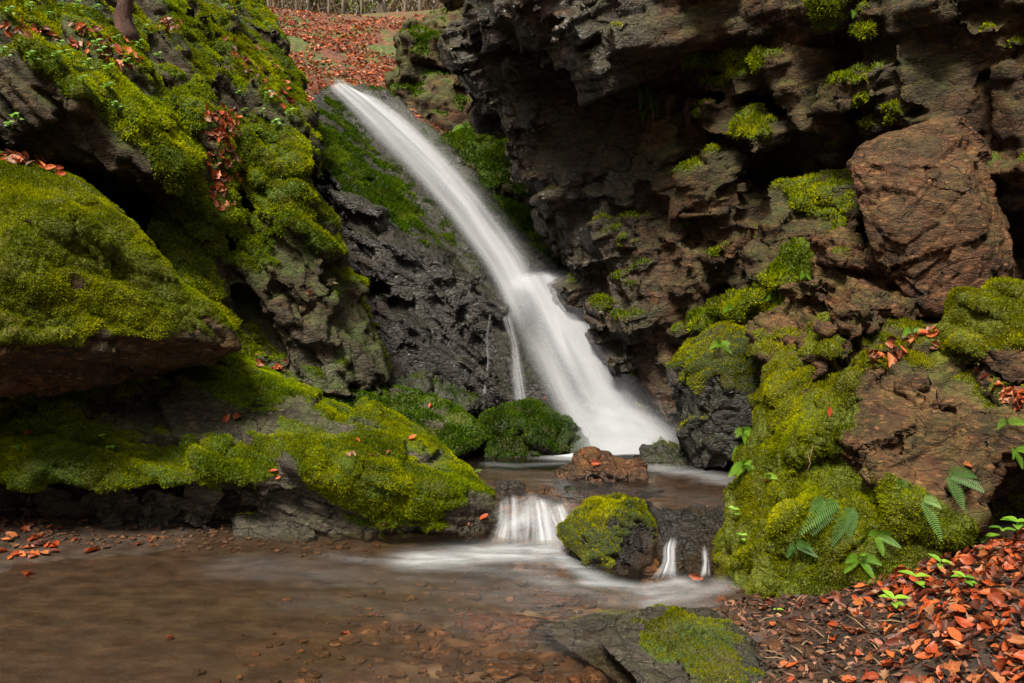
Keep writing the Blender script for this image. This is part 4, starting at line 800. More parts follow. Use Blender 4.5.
def leaves_px(poly, n, size, where, group, minz=-.2, tilt=.35, stack=.0):
    xs = [p[0] for p in poly]; ys = [p[1] for p in poly]; k = 0; tr = 0
    while k < n and tr < n * 8:
        tr += 1; x, y = random.uniform(min(xs), max(xs)), random.uniform(min(ys), max(ys))
        if not in_poly(x, y, poly): continue
        h = hit(x, y)
        if h is None or h[1][2] < minz: continue
        add_leaf(h[0], h[1], size * random.uniform(.65, 1.25), where, group, tilt, .008 + random.uniform(0, stack)); k += 1
W_BANK = 'fallen leaf in the deep litter on the lower right bank'; G_BANK = 'fallen leaves on the right bank'
for i in range(4600):
    x, y = random.uniform(1.0, 3.2), random.uniform(1.9, 4.4); dens = float(sstep(1.35, 1.95, x + .30 * (3.2 - y) + .12 * math.sin(y * 7)))
    if random.random() > dens * .95 + .06: continue
    h = cast((x, y, .95 if x < 2.4 else 1.3), (0, 0, -1))
    if h is None or h[2] is None or h[2].name != 'ground': continue
    add_leaf(h[0], h[1], random.uniform(.038, .078), W_BANK if dens > .5 else 'fallen leaf on the dark soil beside the flat foreground rock', G_BANK if dens > .5 else 'scattered leaves on the dark soil', .42, .008 + random.uniform(0, .035) * dens)
leaves_px([(0, 522), (60, 528), (75, 550), (30, 560), (0, 562)], 34, .075, 'fallen leaf on the mud at the far left edge', 'leaves on the mud at the left', tilt=.2)
for (x, y, s, w_) in [(92, 552, .11, 'orange leaf lying on the mud, near the leaf cluster at the left'), (150, 542, .05, 'small red leaf on the mud under the ledge boulder'), (75, 541, .05, 'small orange leaf on mud just right of the left cluster'), (28, 575, .08, 'rust leaf low on the wet mud at the left edge'), (345, 636, .06, 'small rust leaf sunk in the shallow brown water'),
                      (138, 545, .06, 'dark curled leaf on the mud below the ledge boulder'), (170, 640, .05, 'small leaf on the wet mud in the lower left')]:
    h = hit(x, y)
    if h: add_leaf(h[0], (0, 0, 1), s, w_, None, .15, .01, 14)
leaves_px([(205, 112), (238, 108), (240, 150), (238, 185), (212, 205), (206, 160)], 130, .085, 'fallen leaf in the steep chute of the left crag', 'leaves in the chute of the left crag', stack=.04)
leaves_px([(210, 205), (240, 190), (235, 240), (205, 238)], 10, .075, 'fallen leaf below the chute of the left crag', 'leaves in the chute of the left crag')
leaves_px([(0, 148), (40, 155), (75, 172), (60, 176), (20, 165), (0, 162)], 40, .075, 'fallen leaf on the top of the huge left boulder', 'leaves on top of the huge left boulder', stack=.03)
leaves_px([(55, 22), (110, 30), (150, 60), (130, 75), (75, 52)], 60, .08, 'fallen leaf on the ledge above the dark overhang', 'leaves on the ledge above the overhang', stack=.02)
leaves_px([(0, 20), (40, 24), (60, 40), (0, 35)], 20, .08, 'fallen leaf on the ledge above the dark overhang', 'leaves on the ledge above the overhang')
leaves_px([(220, 30), (270, 45), (300, 105), (280, 108), (225, 60)], 60, .085, 'fallen leaf on the upper steps of the left crag', 'leaves on the upper left crag')
leaves_px([(155, 20), (182, 20), (180, 35), (158, 32)], 16, .085, 'fallen leaf in a niche high on the left crag', 'leaves on the upper left crag')
leaves_px([(255, 355), (290, 362), (285, 372), (258, 368)], 12, .07, 'fallen leaf in the notch above the ledge boulder', 'leaves in the notch above the ledge boulder')
leaves_px([(865, 355), (900, 338), (940, 332), (945, 345), (905, 358), (875, 372)], 42, .075, 'fallen leaf in the hollow atop the huge right boulder', 'leaves in the hollow atop the right boulder', stack=.02)
leaves_px([(975, 372), (1024, 392), (1024, 412), (985, 388)], 26, .075, 'fallen leaf on the ledge at the right edge', 'leaves on the ledge at the right edge')
leaves_px([(345, 455), (370, 445), (380, 460), (350, 470)], 4, .05, 'small leaf on the crest of the ledge boulder', 'small leaves on the ledge boulder crest')
for (x, y, s, w_, vv) in [(27, 436, .07, 'orange leaf standing out on green moss at the left end of the ledge boulder', 9), (238, 420, .10, 'orange leaf on the bare grey slab of the ledge boulder', 14), (226, 421, .08, 'smaller rust leaf beside the orange leaf on the grey slab', 10), (273, 474, .06, 'rust red leaf on the front edge of the ledge boulder', 9), (277, 480, .06, 'orange leaf just below the front edge of the ledge boulder', 10),
                         (358, 443, .05, 'rust red leaf on the mossy crown of the ledge boulder', 9), (413, 440, .07, 'orange leaf on moss at the right crest of the ledge boulder', 10), (388, 456, .06, 'thin orange leaf on the moss of the ledge boulder', 11), (484, 520, .08, 'red leaf on the bare right tip of the ledge boulder', 9), (468, 527, .05, 'dark red leaf near the right tip of the ledge boulder', 6),
                         (385, 526, .05, 'dull purple red leaf low on the moss above the waterline', 0), (583, 455, .04, 'tiny red leaf on the left shoulder of the brown stream rock', 9), (596, 466, .085, 'bright red leaf on the face of the brown stream rock', 8), (697, 580, .09, 'folded orange leaf at the foot of the right cascade', 16),
                         (767, 485, .055, 'round red leaf on bright moss left of the ferns', 9), (830, 415, .06, 'small rust leaf on the moss beside the brown face', 9), (430, 408, .06, 'orange leaf on the dark rock shelf behind the ledge boulder', 9), (545, 400, .04, 'tiny orange leaf near the waterfall foot', 9),
                         (932, 337, .08, 'large orange leaf on the crest of the huge right boulder', 16), (967, 470, .06, 'pale brown leaf caught on the right boulder by the fern', 17), (310, 295, .07, 'tiny red leaf on the slanted mossy slab', 9), (330, 235, .06, 'red leaf on the upper slanted slab', 9)]:
    h = hit(x, y)
    if h: add_leaf(h[0], h[1], s, w_, None, .15, .022, vv)
# the orange slope by the top of the fall
HL = []
for i in range(9500):
    x, y = random.uniform(-6.2, -.2), random.uniform(12.2, 20.5)
    if y > 17.5 and random.random() < (y - 17.5) / 5.5: continue
    q = np.array([[x, y, 0]])
    if fbm(q * .8, 3, 5)[0] < -.12: continue
    z = float(hill_h(np.array([x]), np.array([y]))[0]); HL.append((x, y, z))
for x, y, z in HL: add_leaf((x, y, z), (0, -.35, 1), random.uniform(.06, .105), 'fallen leaf on the orange slope', None, .5, .02)
# the largest 300 become objects, the rest one heap of litter
sz = [l[2] / max(.5, np.linalg.norm(l[0] - CAM)) for l in LEAVES]
for k, l in enumerate(LEAVES):
    px, py, z = proj(l[0][None]); sz[k] *= 1 if (-5 < px[0] < 1029 and -5 < py[0] < 688) else .001
    if l[5] is None and l[4] != 'fallen leaf on the orange slope': sz[k] += 10
order = sorted(range(len(LEAVES)), key=lambda k: -sz[k]); big_set = order[:300]; rest = order[300:]
for k in big_set:
    loc, R, s, v_, where, grp = LEAVES[k]
    o = bpy.data.objects.new('fallen_leaf', LME[v_]); C.objects.link(o)
    o.matrix_world = Matrix.Translation(Vector(loc)) @ Matrix(R.tolist()).to_4x4() @ Matrix.Diagonal((s, s, s, 1))
    lab = where if grp is None else shade_word(LV[v_][2]) + (' lobed ' if v_ % 3 == 2 else ' ') + where
    thing(o, lab, 'leaf', grp)
V = []; Q = []; A = []; o_ = 0
for k in rest:
    loc, R, s, v_, _, _ = LEAVES[k]; v, q, c = LV[v_]
    V.append(loc + (v * s) @ R.T); Q.append(q + o_); o_ += len(v); A.append(np.full(len(v), np.clip(c + random.gauss(0, .14), 0, 1)))
link('leaf_litter', mesh_np('leaf_litter', np.concatenate(V), np.concatenate(Q), {'rnd': np.concatenate(A), 'lu': np.tile(LA[0][0], len(rest)), 'lw': np.tile(LA[0][1], len(rest))}), M_leaf, kind='stuff')

# ================================================================= SMALL PLANTS
def blade_leaf(base, d, nrm, L, W, curl=.3, n=5):
    d = np.asarray(d, float); d /= np.linalg.norm(d); s = np.cross(d, nrm); s /= np.linalg.norm(s) + 1e-9; u = np.cross(s, d); V = []; Fq = []
    for i in range(n):
        t = i / (n - 1); w_ = W * math.sin(math.pi * min(.99, .08 + t * .9)) ** .9 * .5 + .0004; c = base + d * L * t - u * curl * L * t * t
        V += [c - s * w_ + u * w_ * .35, c, c + s * w_ + u * w_ * .35]
    for i in range(n - 1):
        a = i * 3; Fq += [(a, a + 1, a + 4, a + 3), (a + 1, a + 2, a + 5, a + 4)]
    return np.array(V), np.array(Fq), []
def mk(name, parts, mat, parent, org, rnd=None):
    v, f = join(parts); v = v - org
    return link(name, mesh_np(name, v, f, {'rnd': np.full(len(v), random.random() if rnd is None else rnd)}), mat, parent)
def root_at(name, h, label, cat, group=None):
    o = bpy.data.objects.new(name, None); C.objects.link(o); o.location = tuple(h); thing(o, label, cat, group); return o
def seedling(px, py, hgt, nl, ll, label, group=None, rnd=.6, mat=None, lean=(0, -.4, 0)):
    h = hit(px, py)
    if h is None: return
    p0, n, _ = h; d = np.array([0, 0, 1.0]) + .5 * n + np.array(lean); d /= np.linalg.norm(d); o = root_at('seedling', p0, label, 'plant', group)
    top = p0 + d * hgt; mk('stem', [tube([p0 - d * .01, p0 + d * hgt * .5 + RNG.normal(0, .004, 3), top], [.0028, .0022, .0015], 5)], mat or M_green, o, p0, .2)
    for i in range(nl):
        a = 6.283 * i / nl * 1.03 + random.uniform(-.3, .3) + (.78 if i % 2 else 0); hh = 1 - (.35 if nl < 8 else .7) * (i // 3) / max(1, nl // 3)
        q = np.array([math.cos(a), math.sin(a) * .9 - .15, random.uniform(.15, .6)])
        mk('leaf', [blade_leaf(p0 + d * hgt * hh, q, d, ll * random.uniform(.75, 1.1), ll * .46, .35, 6)], mat or M_green, o, p0, min(1, max(0, rnd + random.gauss(0, .15))))
def frond(p0, d, nrm, L, W, droop, npin=20, pin=.55):
    d = np.asarray(d, float); d /= np.linalg.norm(d); s = np.cross(d, nrm); s /= np.linalg.norm(s); pts = []; out = []
    for i in range(npin + 2):
        t = i / (npin + 1); pts.append(p0 + d * L * t + np.array([0, 0, -droop * L * t * t]))
    out.append(tube(pts, [.0018 * (1 - .8 * i / len(pts)) for i in range(len(pts))], 4))
    for i in range(2, npin + 1):
        t = i / (npin + 1); w_ = W * .78 * (math.sin(math.pi * (.12 + .86 * t ** .8)) ** .8); tg = pts[i + 1] - pts[i - 1]; tg /= np.linalg.norm(tg); nn = np.cross(s, tg)
        for sg in (-1, 1):
            out.append(blade_leaf(pts[i], s * sg + tg * .35, -nn, w_, L / npin * .52, .12, 4))
    return out
def fern(px, py, fr, label, group=None, mat=None, rnd=.5):
    """fr: list of (dx, dz, toward camera, length, width, droop)"""
    h = hit(px, py)
    if h is None: return
    p0, n, _ = h; o = root_at('fern', p0, label, 'fern', group)
    for (dx, dz, dy, L, W, dr) in fr:
        d = np.array([dx, -dy, dz]) + n * .25; mk('frond', frond(p0 + n * .03, d, np.array([.1, -1.0, .5]), L, W, dr), mat or M_fern, o, p0, min(1, max(0, rnd + random.gauss(0, .12))))
RB = 'on the mossy flank of the huge right boulder'
fern(842, 505, [(-1, -.35, .5, .30, .062, .35), (-.85, -.75, .4, .24, .055, .2)], 'leftmost fern with long dull green fronds ' + RB, rnd=.45)
fern(856, 508, [(-.75, -.75, .4, .22, .055, .3), (-.3, -1, .4, .16, .05, .1)], 'fern hanging next to the leftmost fern ' + RB, rnd=.4)
fern(905, 482, [(-.1, -1, .4, .17, .045, .1)], 'single narrow frond hanging below the bare brown face', rnd=.45)
fern(918, 500, [(.25, -1, .5, .19, .045, .2), (.5, .15, .5, .10, .035, .5)], 'fern with a pale drooping tip under the brown face', rnd=.9)
fern(950, 478, [(.8, .45, .5, .16, .05, .5), (.25, -.75, .5, .17, .05, .2), (.75, -.1, .5, .17, .05, .4)], 'fern growing at the right side of the bare brown face', rnd=.4)
fern(862, 560, [(-.8, .25, .6, .14, .035, .3), (-.9, -.3, .6, .13, .035, .3), (.7, .2, .6, .13, .035, .4), (.1, .8, .6, .12, .035, .5), (.4, -.5, .6, .12, .03, .2)], 'bright light green fern low on the huge right boulder', mat=M_green, rnd=.4)
for (x, y, lab) in [(742, 432, 'topmost bright fern tuft beside the wet rock'), (738, 450, 'middle bright fern tuft beside the wet rock'), (748, 466, 'lowest bright fern tuft beside the wet rock'), (722, 345, 'fern tuft on the crown of the dark wet rock')]:
    fern(x, y, [(random.uniform(-1, 1), random.uniform(-.3, .9), .8, random.uniform(.12, .19), .04, .4) for _ in range(6)], lab, mat=M_green, rnd=.55)
for (x, y, n_, lab) in [(872, 98, 2, 'small fern sprouting high on the gorge wall'), (735, 310, 3, 'fern on the dark step left of the brown slabs'), (775, 300, 3, 'fern in the crack above the brown slabs'), (806, 270, 3, 'fern on the mossy step under the dark recess'), (852, 10, 4, 'fern at the top of the gorge wall'), (912, 335, 3, 'low green fern tuft between brown slabs and moss'), (930, 333, 3, 'pale green fern tuft left of the right edge boulder'),
                       (1008, 425, 3, 'fern at the right edge beneath the leaf ledge'), (1014, 448, 3, 'lower fern at the right edge over the dark hollow'), (1000, 392, 2, 'fern among leaves on the right edge ledge'), (465, 128, 4, 'bright fern at the top of the gully rock')]:
    s = 1.8 if lab.startswith('bright fern at') else 1
    fern(x, y, [(random.uniform(-1, 1), random.uniform(-.2, .9), .8, random.uniform(.10, .17) * s, .035 * s, .5) for _ in range(n_)], lab, mat=M_green, rnd=.35)
fern(792, 545, [(-.6, .4, .6, .13, .035, .4), (.5, .5, .6, .12, .035, .4), (.9, -.1, .6, .12, .03, .3), (-.9, -.2, .6, .10, .03, .3)], 'small fern low on the left side of the huge right boulder', rnd=.5)
fern(878, 540, [(-.7, .6, .6, .12, .03, .4), (.6, .6, .6, .11, .03, .4), (.9, -.2, .6, .12, .03, .3), (.1, -.7, .6, .10, .03, .2)], 'light green fern near the foot of the huge right boulder', mat=M_green, rnd=.35)
fern(820, 500, [(-.9, -.1, .6, .16, .04, .4), (-.5, -.8, .6, .16, .04, .2)], 'dull green fern above the leftmost long fronds on the right boulder', rnd=.5)
fern(762, 478, [(-.4, .5, .7, .10, .03, .4), (.6, .4, .7, .09, .03, .4), (0, .9, .7, .08, .03, .4)], 'tiny bright fern by the red leaf on the right boulder', mat=M_green, rnd=.8)
seedling(940, 575, .07, 6, .06, 'bright seedling between the boulder foot and the leaf bank', rnd=.7)
seedling(965, 590, .06, 5, .05, 'low seedling standing among the leaves of the bank', rnd=.6)
seedling(980, 552, .09, 6, .085, 'broad leaved seedling in the dark hollow right of the huge boulder', rnd=.5)
seedling(1004, 548, .10, 3, .06, 'small seedling between the two broad leaved ones by the hollow', rnd=.3)
seedling(1018, 545, .12, 6, .085, 'broad leaved seedling touching the right edge of the photo', rnd=.5)
seedling(915, 592, .08, 5, .075, 'bright seedling with pointed leaves at the boulder foot', rnd=.75)
seedling(893, 612, .07, 5, .065, 'lowest bright seedling among leaves at the boulder foot', rnd=.8)
seedling(777, 612, .015, 2, .03, 'tiny bright sprout at the waterline of the right boulder', rnd=.95)
seedling(735, 520, .10, 5, .035, 'thin sprig on the mossy left edge of the right boulder', rnd=.6)
seedling(742, 545, .08, 5, .03, 'lower thin sprig on the left edge of the right boulder', rnd=.6)
for (x, y, lab) in [(472, 467, 'bright sprig at the right crest of the ledge boulder'), (478, 475, 'tiny sprig by the right tip of the ledge boulder'), (392, 497, 'bright plant in the middle of the ledge boulder moss'), (104, 440, 'clover like plant with a white flower on the ledge boulder'), (112, 450, 'clover like plant below the white flower'), (18, 452, 'low plant at the left end of the ledge boulder moss')]:
    seedling(x, y, .04, 7, .035, lab, rnd=.8)
GP = [(12, 18), (30, 12), (48, 20), (62, 10), (80, 16), (98, 12), (66, 55), (58, 62), (74, 66), (90, 72), (104, 60), (98, 48), (118, 44), (132, 40), (140, 52), (20, 122), (12, 130), (34, 132), (28, 142), (132, 212), (264, 120), (278, 126), (246, 116), (258, 138), (290, 118), (150, 36), (160, 60), (84, 84), (110, 92), (120, 110), (270, 100), (242, 98),
      (240, 10), (255, 18), (268, 30), (284, 44), (296, 55), (226, 14), (110, 76), (128, 66), (152, 78), (10, 60), (36, 64)]
for i, (x, y) in enumerate(GP):
    where = 'huge left boulder top' if 118 < y < 150 and x < 60 else 'ledge above the dark overhang' if x < 165 else 'upper steps of the left crag'
    seedling(x, y, random.uniform(.06, .12), 10, random.uniform(.035, .05), 'small bright green woodland plant on the ' + where, 'green plants on the ' + where, rnd=random.uniform(.1, .6), lean=(0, -.8, 0))
# stray woody things
def stick(name, pts, rad, mat, label, cat, noise=.1):
    v, q, t = tube(pts, rad, 7, noise); o = link(name, mesh_np(name, v - pts[0], [q, t], {'rnd': np.full(len(v), .6)}), mat); o.location = tuple(pts[0]); thing(o, label, cat); return o
h = hit(118, 30); b0 = h[0] if h else P(118, 30, 7.8)
stick('tree_trunk', [b0 + np.array([.012 * i + .02 * math.sin(i * 2.1), .05, -.10 + .11 * i]) for i in range(16)], [.15, .10, .075, .07, .068, .072, .066, .065, .066, .06, .06, .058, .055, .05, .048, .045], M_rot, 'reddish brown rotten trunk rooted at the top left of the crag', 'trunk', .25)
stick('hanging_root', [P(35, 52, 5.9), P(34, 70, 5.88), P(36, 90, 5.9), P(34, 110, 5.9)], [.006, .005, .004, .002], M_dry, 'thin root hanging down over the dark overhang', 'root')
stick('hanging_root', [P(42, 56, 5.9), P(40, 66, 5.88), P(43, 80, 5.9)], [.004, .003, .002], M_dry, 'short curly root beside the long hanging one', 'root')
h = hit(226, 70); b0 = h[0] if h else P(226, 70, 8)
hr = root_at('root_tuft', b0, 'dark tuft of roots hanging in the left crag above the leaf chute', 'roots')
for i in range(9):
    q = b0 + np.array([random.uniform(-.07, .07), -.05, .02]); l = random.uniform(.12, .30)
    mk('root', [tube([q, q + np.array([random.gauss(0, .01), -.03, -l * .4]), q + np.array([random.gauss(0, .02), -.03, -l * .75]), q + np.array([random.gauss(0, .03), -.02, -l])], [.014, .012, .008, .003], 6, .25)], M_rot, hr, b0, .3)
for (x0, y0, x1, y1, lab) in [(797, 478, 812, 446, 'dry bent grass stalk lying on the moss of the right boulder'), (803, 480, 806, 452, 'second dry grass stalk on the moss of the right boulder')]:
    a, b_ = hit(x0, y0), hit(x1, y1)
    if a and b_: stick('grass_stalk', [a[0] + np.array([0, -.02, .01]), (a[0] + b_[0]) / 2 + np.array([.01, -.06, .03]), b_[0] + np.array([0, -.02, .01])], [.003, .0025, .0015], M_dry, lab, 'stalk')
a, b_ = hit(950, 556), hit(1002, 552)
if a and b_: stick('twig', [a[0] + np.array([0, -.02, .02]), (a[0] + b_[0]) / 2 + np.array([0, -.05, .05]), b_[0] + np.array([0, -.03, .03])], [.006, .007, .004], M_dry, 'thin brown twig lying across the hollow by the seedlings', 'twig')
for i in range(26):
    px, py = random.uniform(700, 930), random.uniform(618, 672); a = hit(px, py)
    if a and a[2].name == 'ground':
        an = random.uniform(0, 3.14); l = random.uniform(.04, .12); dd = np.array([math.cos(an) * l, math.sin(an) * l, random.uniform(0, .02)])
        o = stick('twig', [a[0] + np.array([0, 0, .004]), a[0] + dd * .5 + np.array([0, 0, .012]), a[0] + dd + np.array([0, 0, .006])], [.0035, .003, .002], M_dry, 'short dark twig in the soil beside the flat foreground rock', 'twig'); o['group'] = 'twigs in the dark soil'
# red hanging moss strands on the wall
def strands(px0, px1, py0, py1, n, name, label, mat):
    L = []
    for _ in range(n):
        x = random.uniform(px0, px1); y = random.uniform(py0, py0 + (py1 - py0) * .4); hh = hit(x, y)
        if not hh: continue
        p0 = hh[0] + hh[1] * .03; l = (py1 - py0) / F * p0[1] * random.uniform(.4, .9); L.append(tube([p0, p0 + np.array([random.gauss(0, .01), -.03, -l * .5]), p0 + np.array([random.gauss(0, .02), -.03, -l])], [.008, .006, .002], 4))
    if not L: return
    v, f = join(L); link(name, mesh_np(name, v, f, {'rnd': RNG.random(len(v))}), mat, kind='stuff')
strands(680, 688, 92, 135, 26, 'hanging_moss', 'narrow strip of reddish hanging moss on the gorge wall', M_rot)
strands(640, 655, 84, 118, 40, 'hanging_moss', 'olive hanging moss tuft left of the cushion covered blocks', M_fern)

V = []; Q = []; rr = []
for i in range(9000):
    x, y = random.uniform(.95, 3.0), random.uniform(2.0, 4.3); h = cast((x, y, .95), (0, 0, -1))
    if h is None or h[2].name != 'ground' or h[0][2] < .015: continue
    a = random.uniform(0, 6.28); l = random.uniform(.008, .035); w_ = random.uniform(.002, .010); d = np.array([math.cos(a), math.sin(a), random.gauss(0, .35)]); e = np.array([-math.sin(a), math.cos(a), random.gauss(0, .6)]); b_ = len(V); p0 = h[0] + np.array([0, 0, .005])
    V += [p0 - d * l - e * w_ * .4, p0 + e * w_, p0 + d * l, p0 - e * w_ * 1.2 + np.array([0, 0, .004])]; Q.append((b_, b_ + 1, b_ + 2, b_ + 3)); rr += [random.random() ** 2] * 4
link('soil_debris', mesh_np('soil_debris', np.array(V), np.array(Q), {'rnd': rr}, smooth=False), leaf_mat('debris', [(0, (.012, .007, .005)), (.4, (.06, .025, .014)), (.75, (.16, .055, .028)), (1, (.25, .14, .08))], .7, .1), kind='stuff')
SM = []
def pebble_mesh(seed):
    bm = bmesh.new(); bmesh.ops.create_icosphere(bm, subdivisions=3, radius=1); rs = np.random.default_rng(seed)
    v = np.array([x.co[:] for x in bm.verts]); pl = rs.normal(0, 1, (9, 3)); pl /= np.linalg.norm(pl, axis=1, keepdims=True)
    for q in pl:
        d = v @ q; lim = rs.uniform(.55, .85); v = v - np.outer(np.maximum(d - lim, 0), q)
    v = v * np.array([1, .8, .5]) * (1 + .06 * fbm(v * 3, 3, seed)[:, None]); f = np.array([[x.index for x in fc.verts] for fc in bm.faces]); bm.free()
    return v, f
PB = [pebble_mesh(i) for i in range(6)]
def pebbles(name, spots, mat):
    V, Fq, o_ = [], [], 0
    for (x, y, z, s) in spots:
        v, f = PB[random.randrange(6)]; a = random.uniform(0, 6.28); ca, sa = math.cos(a), math.sin(a); Rm = np.array([[ca, -sa, 0], [sa, ca, 0], [0, 0, 1]])
        V.append((v * s * np.array([1, 1, random.uniform(.7, 1.2)])) @ Rm.T + np.array([x, y, z])); Fq.append(f + o_); o_ += len(v)
    link(name, mesh_np(name, np.concatenate(V), np.concatenate(Fq), {'wet': np.full(o_, .25)}), mat, kind='stuff')
sp = []
for i in range(1500):
    x, y = random.uniform(-1.6, 1.35), random.uniform(2.4, 5.2)
    if random.random() > float(sstep(-1.4, .3, x + .5 * (4.3 - y))): continue
    s = random.uniform(.012, .035) * (1.8 if random.random() < .12 else 1) * (1.6 if random.random() < .08 else 1); sp.append((x, y, float(ground_h(np.array([x]), np.array([y]))[0]) + s * .15, s))
for i in range(260):
    x = random.uniform(-.45, 1.25); y = float(np.interp(x, [a for a, _ in SILL], [b_ for _, b_ in SILL])) + random.uniform(-.16, .40); s = random.uniform(.02, .06) * (1.5 if random.random() < .3 else 1)
    sp.append((x, y, float(ground_h(np.array([x]), np.array([y]))[0]) + s * .3, s))
for i in range(70):
    x, y = random.uniform(-1.3, 1.0), random.uniform(2.5, 4.3); s = random.uniform(.05, .13)
    if x + .5 * (4.3 - y) < -.6: continue
    sp.append((x, y, float(ground_h(np.array([x]), np.array([y]))[0]) - s * .12, s))
M_peb = rock_mat('stream_pebble', (.030, .016, .010), (.14, .070, .038), (.30, .18, .11), red=(.22, .075, .030), redamt=.7, lichen=.1)
pebbles('stream_gravel', sp, M_peb)
sp = []
for i in range(500):
    x, y = random.uniform(-3.6, -.9), random.uniform(5.0, 5.7); s = random.uniform(.008, .03); sp.append((x, y, float(ground_h(np.array([x]), np.array([y]))[0]) + s * .2, s))
pebbles('mud_gravel', sp, M_peb)
# ================================================================= WATER
def G(px, py, z=0.0):
    r = ray(px, py); return CAM + r * ((z - CAM[2]) / r[2])
def foam_sheen_at(x, y, lines):
    f = np.zeros(len(x)); q = np.stack([x, y], 1)
    for pts, w_, s, z in lines:
        P2 = np.array([G(a, b, z)[:2] for a, b in pts]); best = np.full(len(x), 1e9)
        for a, b in zip(P2[:-1], P2[1:]):
            ab = b - a; t = np.clip(((q - a) @ ab) / (ab @ ab + 1e-9), 0, 1); best = np.minimum(best, np.linalg.norm(q - a - t[:, None] * ab, axis=1))
        f = np.maximum(f, s * np.exp(-(best / w_) ** 2))
    return f
wx, wy, wf = grid(-4.2, 2.4, 440, -3.0, 8.2, 700)
sw = .42 * sstep(.70, .95, wx); wz = .0 + .22 * sstep(-.16 - sw, .10 + sw, sill_d(wx, wy)) * sstep(-1.5, -.8, wx) + .004 * vnoise(np.stack([wx * 1.3, wy * 3, 0 * wx], 1), 4)
wz = wz + .005 * fbm(np.stack([wx * 2.5, wy * 5, 0 * wx], 1), 2, 9) * np.exp(-(sill_d(wx, wy) / .35) ** 2)
FL = [([(240, 566), (420, 580), (600, 608), (690, 612)], .30, .22, 0), ([(300, 600), (450, 612), (560, 640)], .22, .16, 0), ([(500, 470), (600, 490), (700, 500)], .3, .16, .22), ([(545, 550), (500, 552), (455, 557), (420, 560)], .22, .9, 0), ([(548, 548), (572, 566), (605, 583), (650, 592), (690, 587)], .10, .7, 0), ([(680, 584), (640, 590), (590, 583)], .10, .7, 0), ([(440, 566), (520, 572), (600, 598), (700, 603)], .16, .38, 0),  # leading wide faint lines paint the water's pale reflection; the rest is white froth
      ([(330, 556), (420, 566)], .12, .28, 0), ([(722, 588), (690, 594), (650, 604)], .10, .6, 0),
      ([(565, 455), (600, 449), (640, 449), (680, 452)], .24, 1.2, .22), ([(660, 468), (700, 474), (725, 480)], .20, .55, .22), ([(560, 463), (520, 466), (490, 464)], .10, .35, .22), ([(655, 500), (668, 525)], .06, .2, .22), ([(500, 500), (530, 494)], .06, .4, .22)]
fo = foam_sheen_at(wx, wy, FL)
fo = fo + .6 * np.exp(-((sill_d(wx, wy) + .04) / .10) ** 2) * np.clip(foam_sheen_at(wx, wy, [([(500, 515), (560, 515)], .16, 1, .1)]), 0, 1)
m, nt, out = new_mat('water'); T = NT(nt); p = T.pos()
stv = T.scaled(p, (1.0, 3.0, 1.0), (0, 0, .12))
n1 = T.noise(stv, 3.2, 4, .5, .6)
f = T.math('MULTIPLY', T.attr('foam_sheen'), T.mr(n1, .25, .7, .55, 1.15)); f = T.math('MULTIPLY', T.math('POWER', T.mr(f, .04, 1.15), 1.5), .85)
bmp = T.n('Bump', {'Height': T.noise(stv, 5, 3, .5), 'Strength': .25, 'Distance': .03}).outputs[0]
tint = T.n('BsdfTransparent', {'Color': (.93, .86, .76, 1)})
murk = T.n('BsdfDiffuse', {'Color': (.085, .058, .038, 1)})
mk_ = T.n('MixShader', {0: T.mr(T.noise(p, 1.1, 2), .3, .7, .02, .09), 1: tint.outputs[0], 2: murk.outputs[0]})
gl = T.n('BsdfGlossy', {'Color': (1, 1, 1, 1), 'Roughness': .10, 'Normal': bmp})
fr = T.n('Fresnel', {'IOR': 1.33, 'Normal': bmp})
wt = T.n('MixShader', {0: fr.outputs[0], 1: mk_.outputs[0], 2: gl.outputs[0]})
wh = T.n('BsdfDiffuse', {'Color': (.36, .39, .43, 1)})
mx = T.n('MixShader', {0: f, 1: wt.outputs[0], 2: wh.outputs[0]})
nt.links.new(mx.outputs[0], out.inputs[0]); M_water = m
link('stream_water', mesh_np('stream_water', np.stack([wx, wy, wz], 1), wf, {'foam_sheen': np.clip(fo, 0, 1.5)}), M_water, kind='structure')

def fall_mat(name, ku, kv, lo, hi, amax, bright=.38):
    m, nt, out = new_mat(name); T = NT(nt)
    cv = T.n('CombineXYZ', {0: T.math('MULTIPLY', T.attr('u'), ku), 1: T.math('MULTIPLY', T.attr('v'), kv), 2: T.attr('layer')}).outputs[0]
    a = T.mr(T.noise(cv, 1.0, 2.5, .45, .2), lo, hi); a2 = T.mr(T.noise(cv, 3.1, 2, .5), .25, .7, .82, 1.0)
    al = T.math('MULTIPLY', T.math('MULTIPLY', a, a2), T.math('MULTIPLY', T.attr('edge'), amax), True)
    d = T.n('BsdfDiffuse', {'Color': (bright, bright * 1.05, bright * 1.16, 1)}); t = T.n('BsdfTranslucent', {'Color': (bright, bright * 1.05, bright * 1.16, 1)})
    s = T.n('MixShader', {0: .35, 1: d.outputs[0], 2: t.outputs[0]}); tr = T.n('BsdfTransparent')
    mx = T.n('MixShader', {0: al, 1: tr.outputs[0], 2: s.outputs[0]}); nt.links.new(mx.outputs[0], out.inputs[0]); return m
def resample(pts, n):
    A = np.array([P(*p) for p in pts]); t = np.linspace(0, len(pts) - 1, len(pts)); tt = np.linspace(0, len(pts) - 1, n)
    B = np.stack([np.interp(tt, t, A[:, k]) for k in range(3)], 1)
    for _ in range(max(2, n // 24)): B[1:-1] = (B[:-2] + 2 * B[1:-1] + B[2:]) / 4
    return B
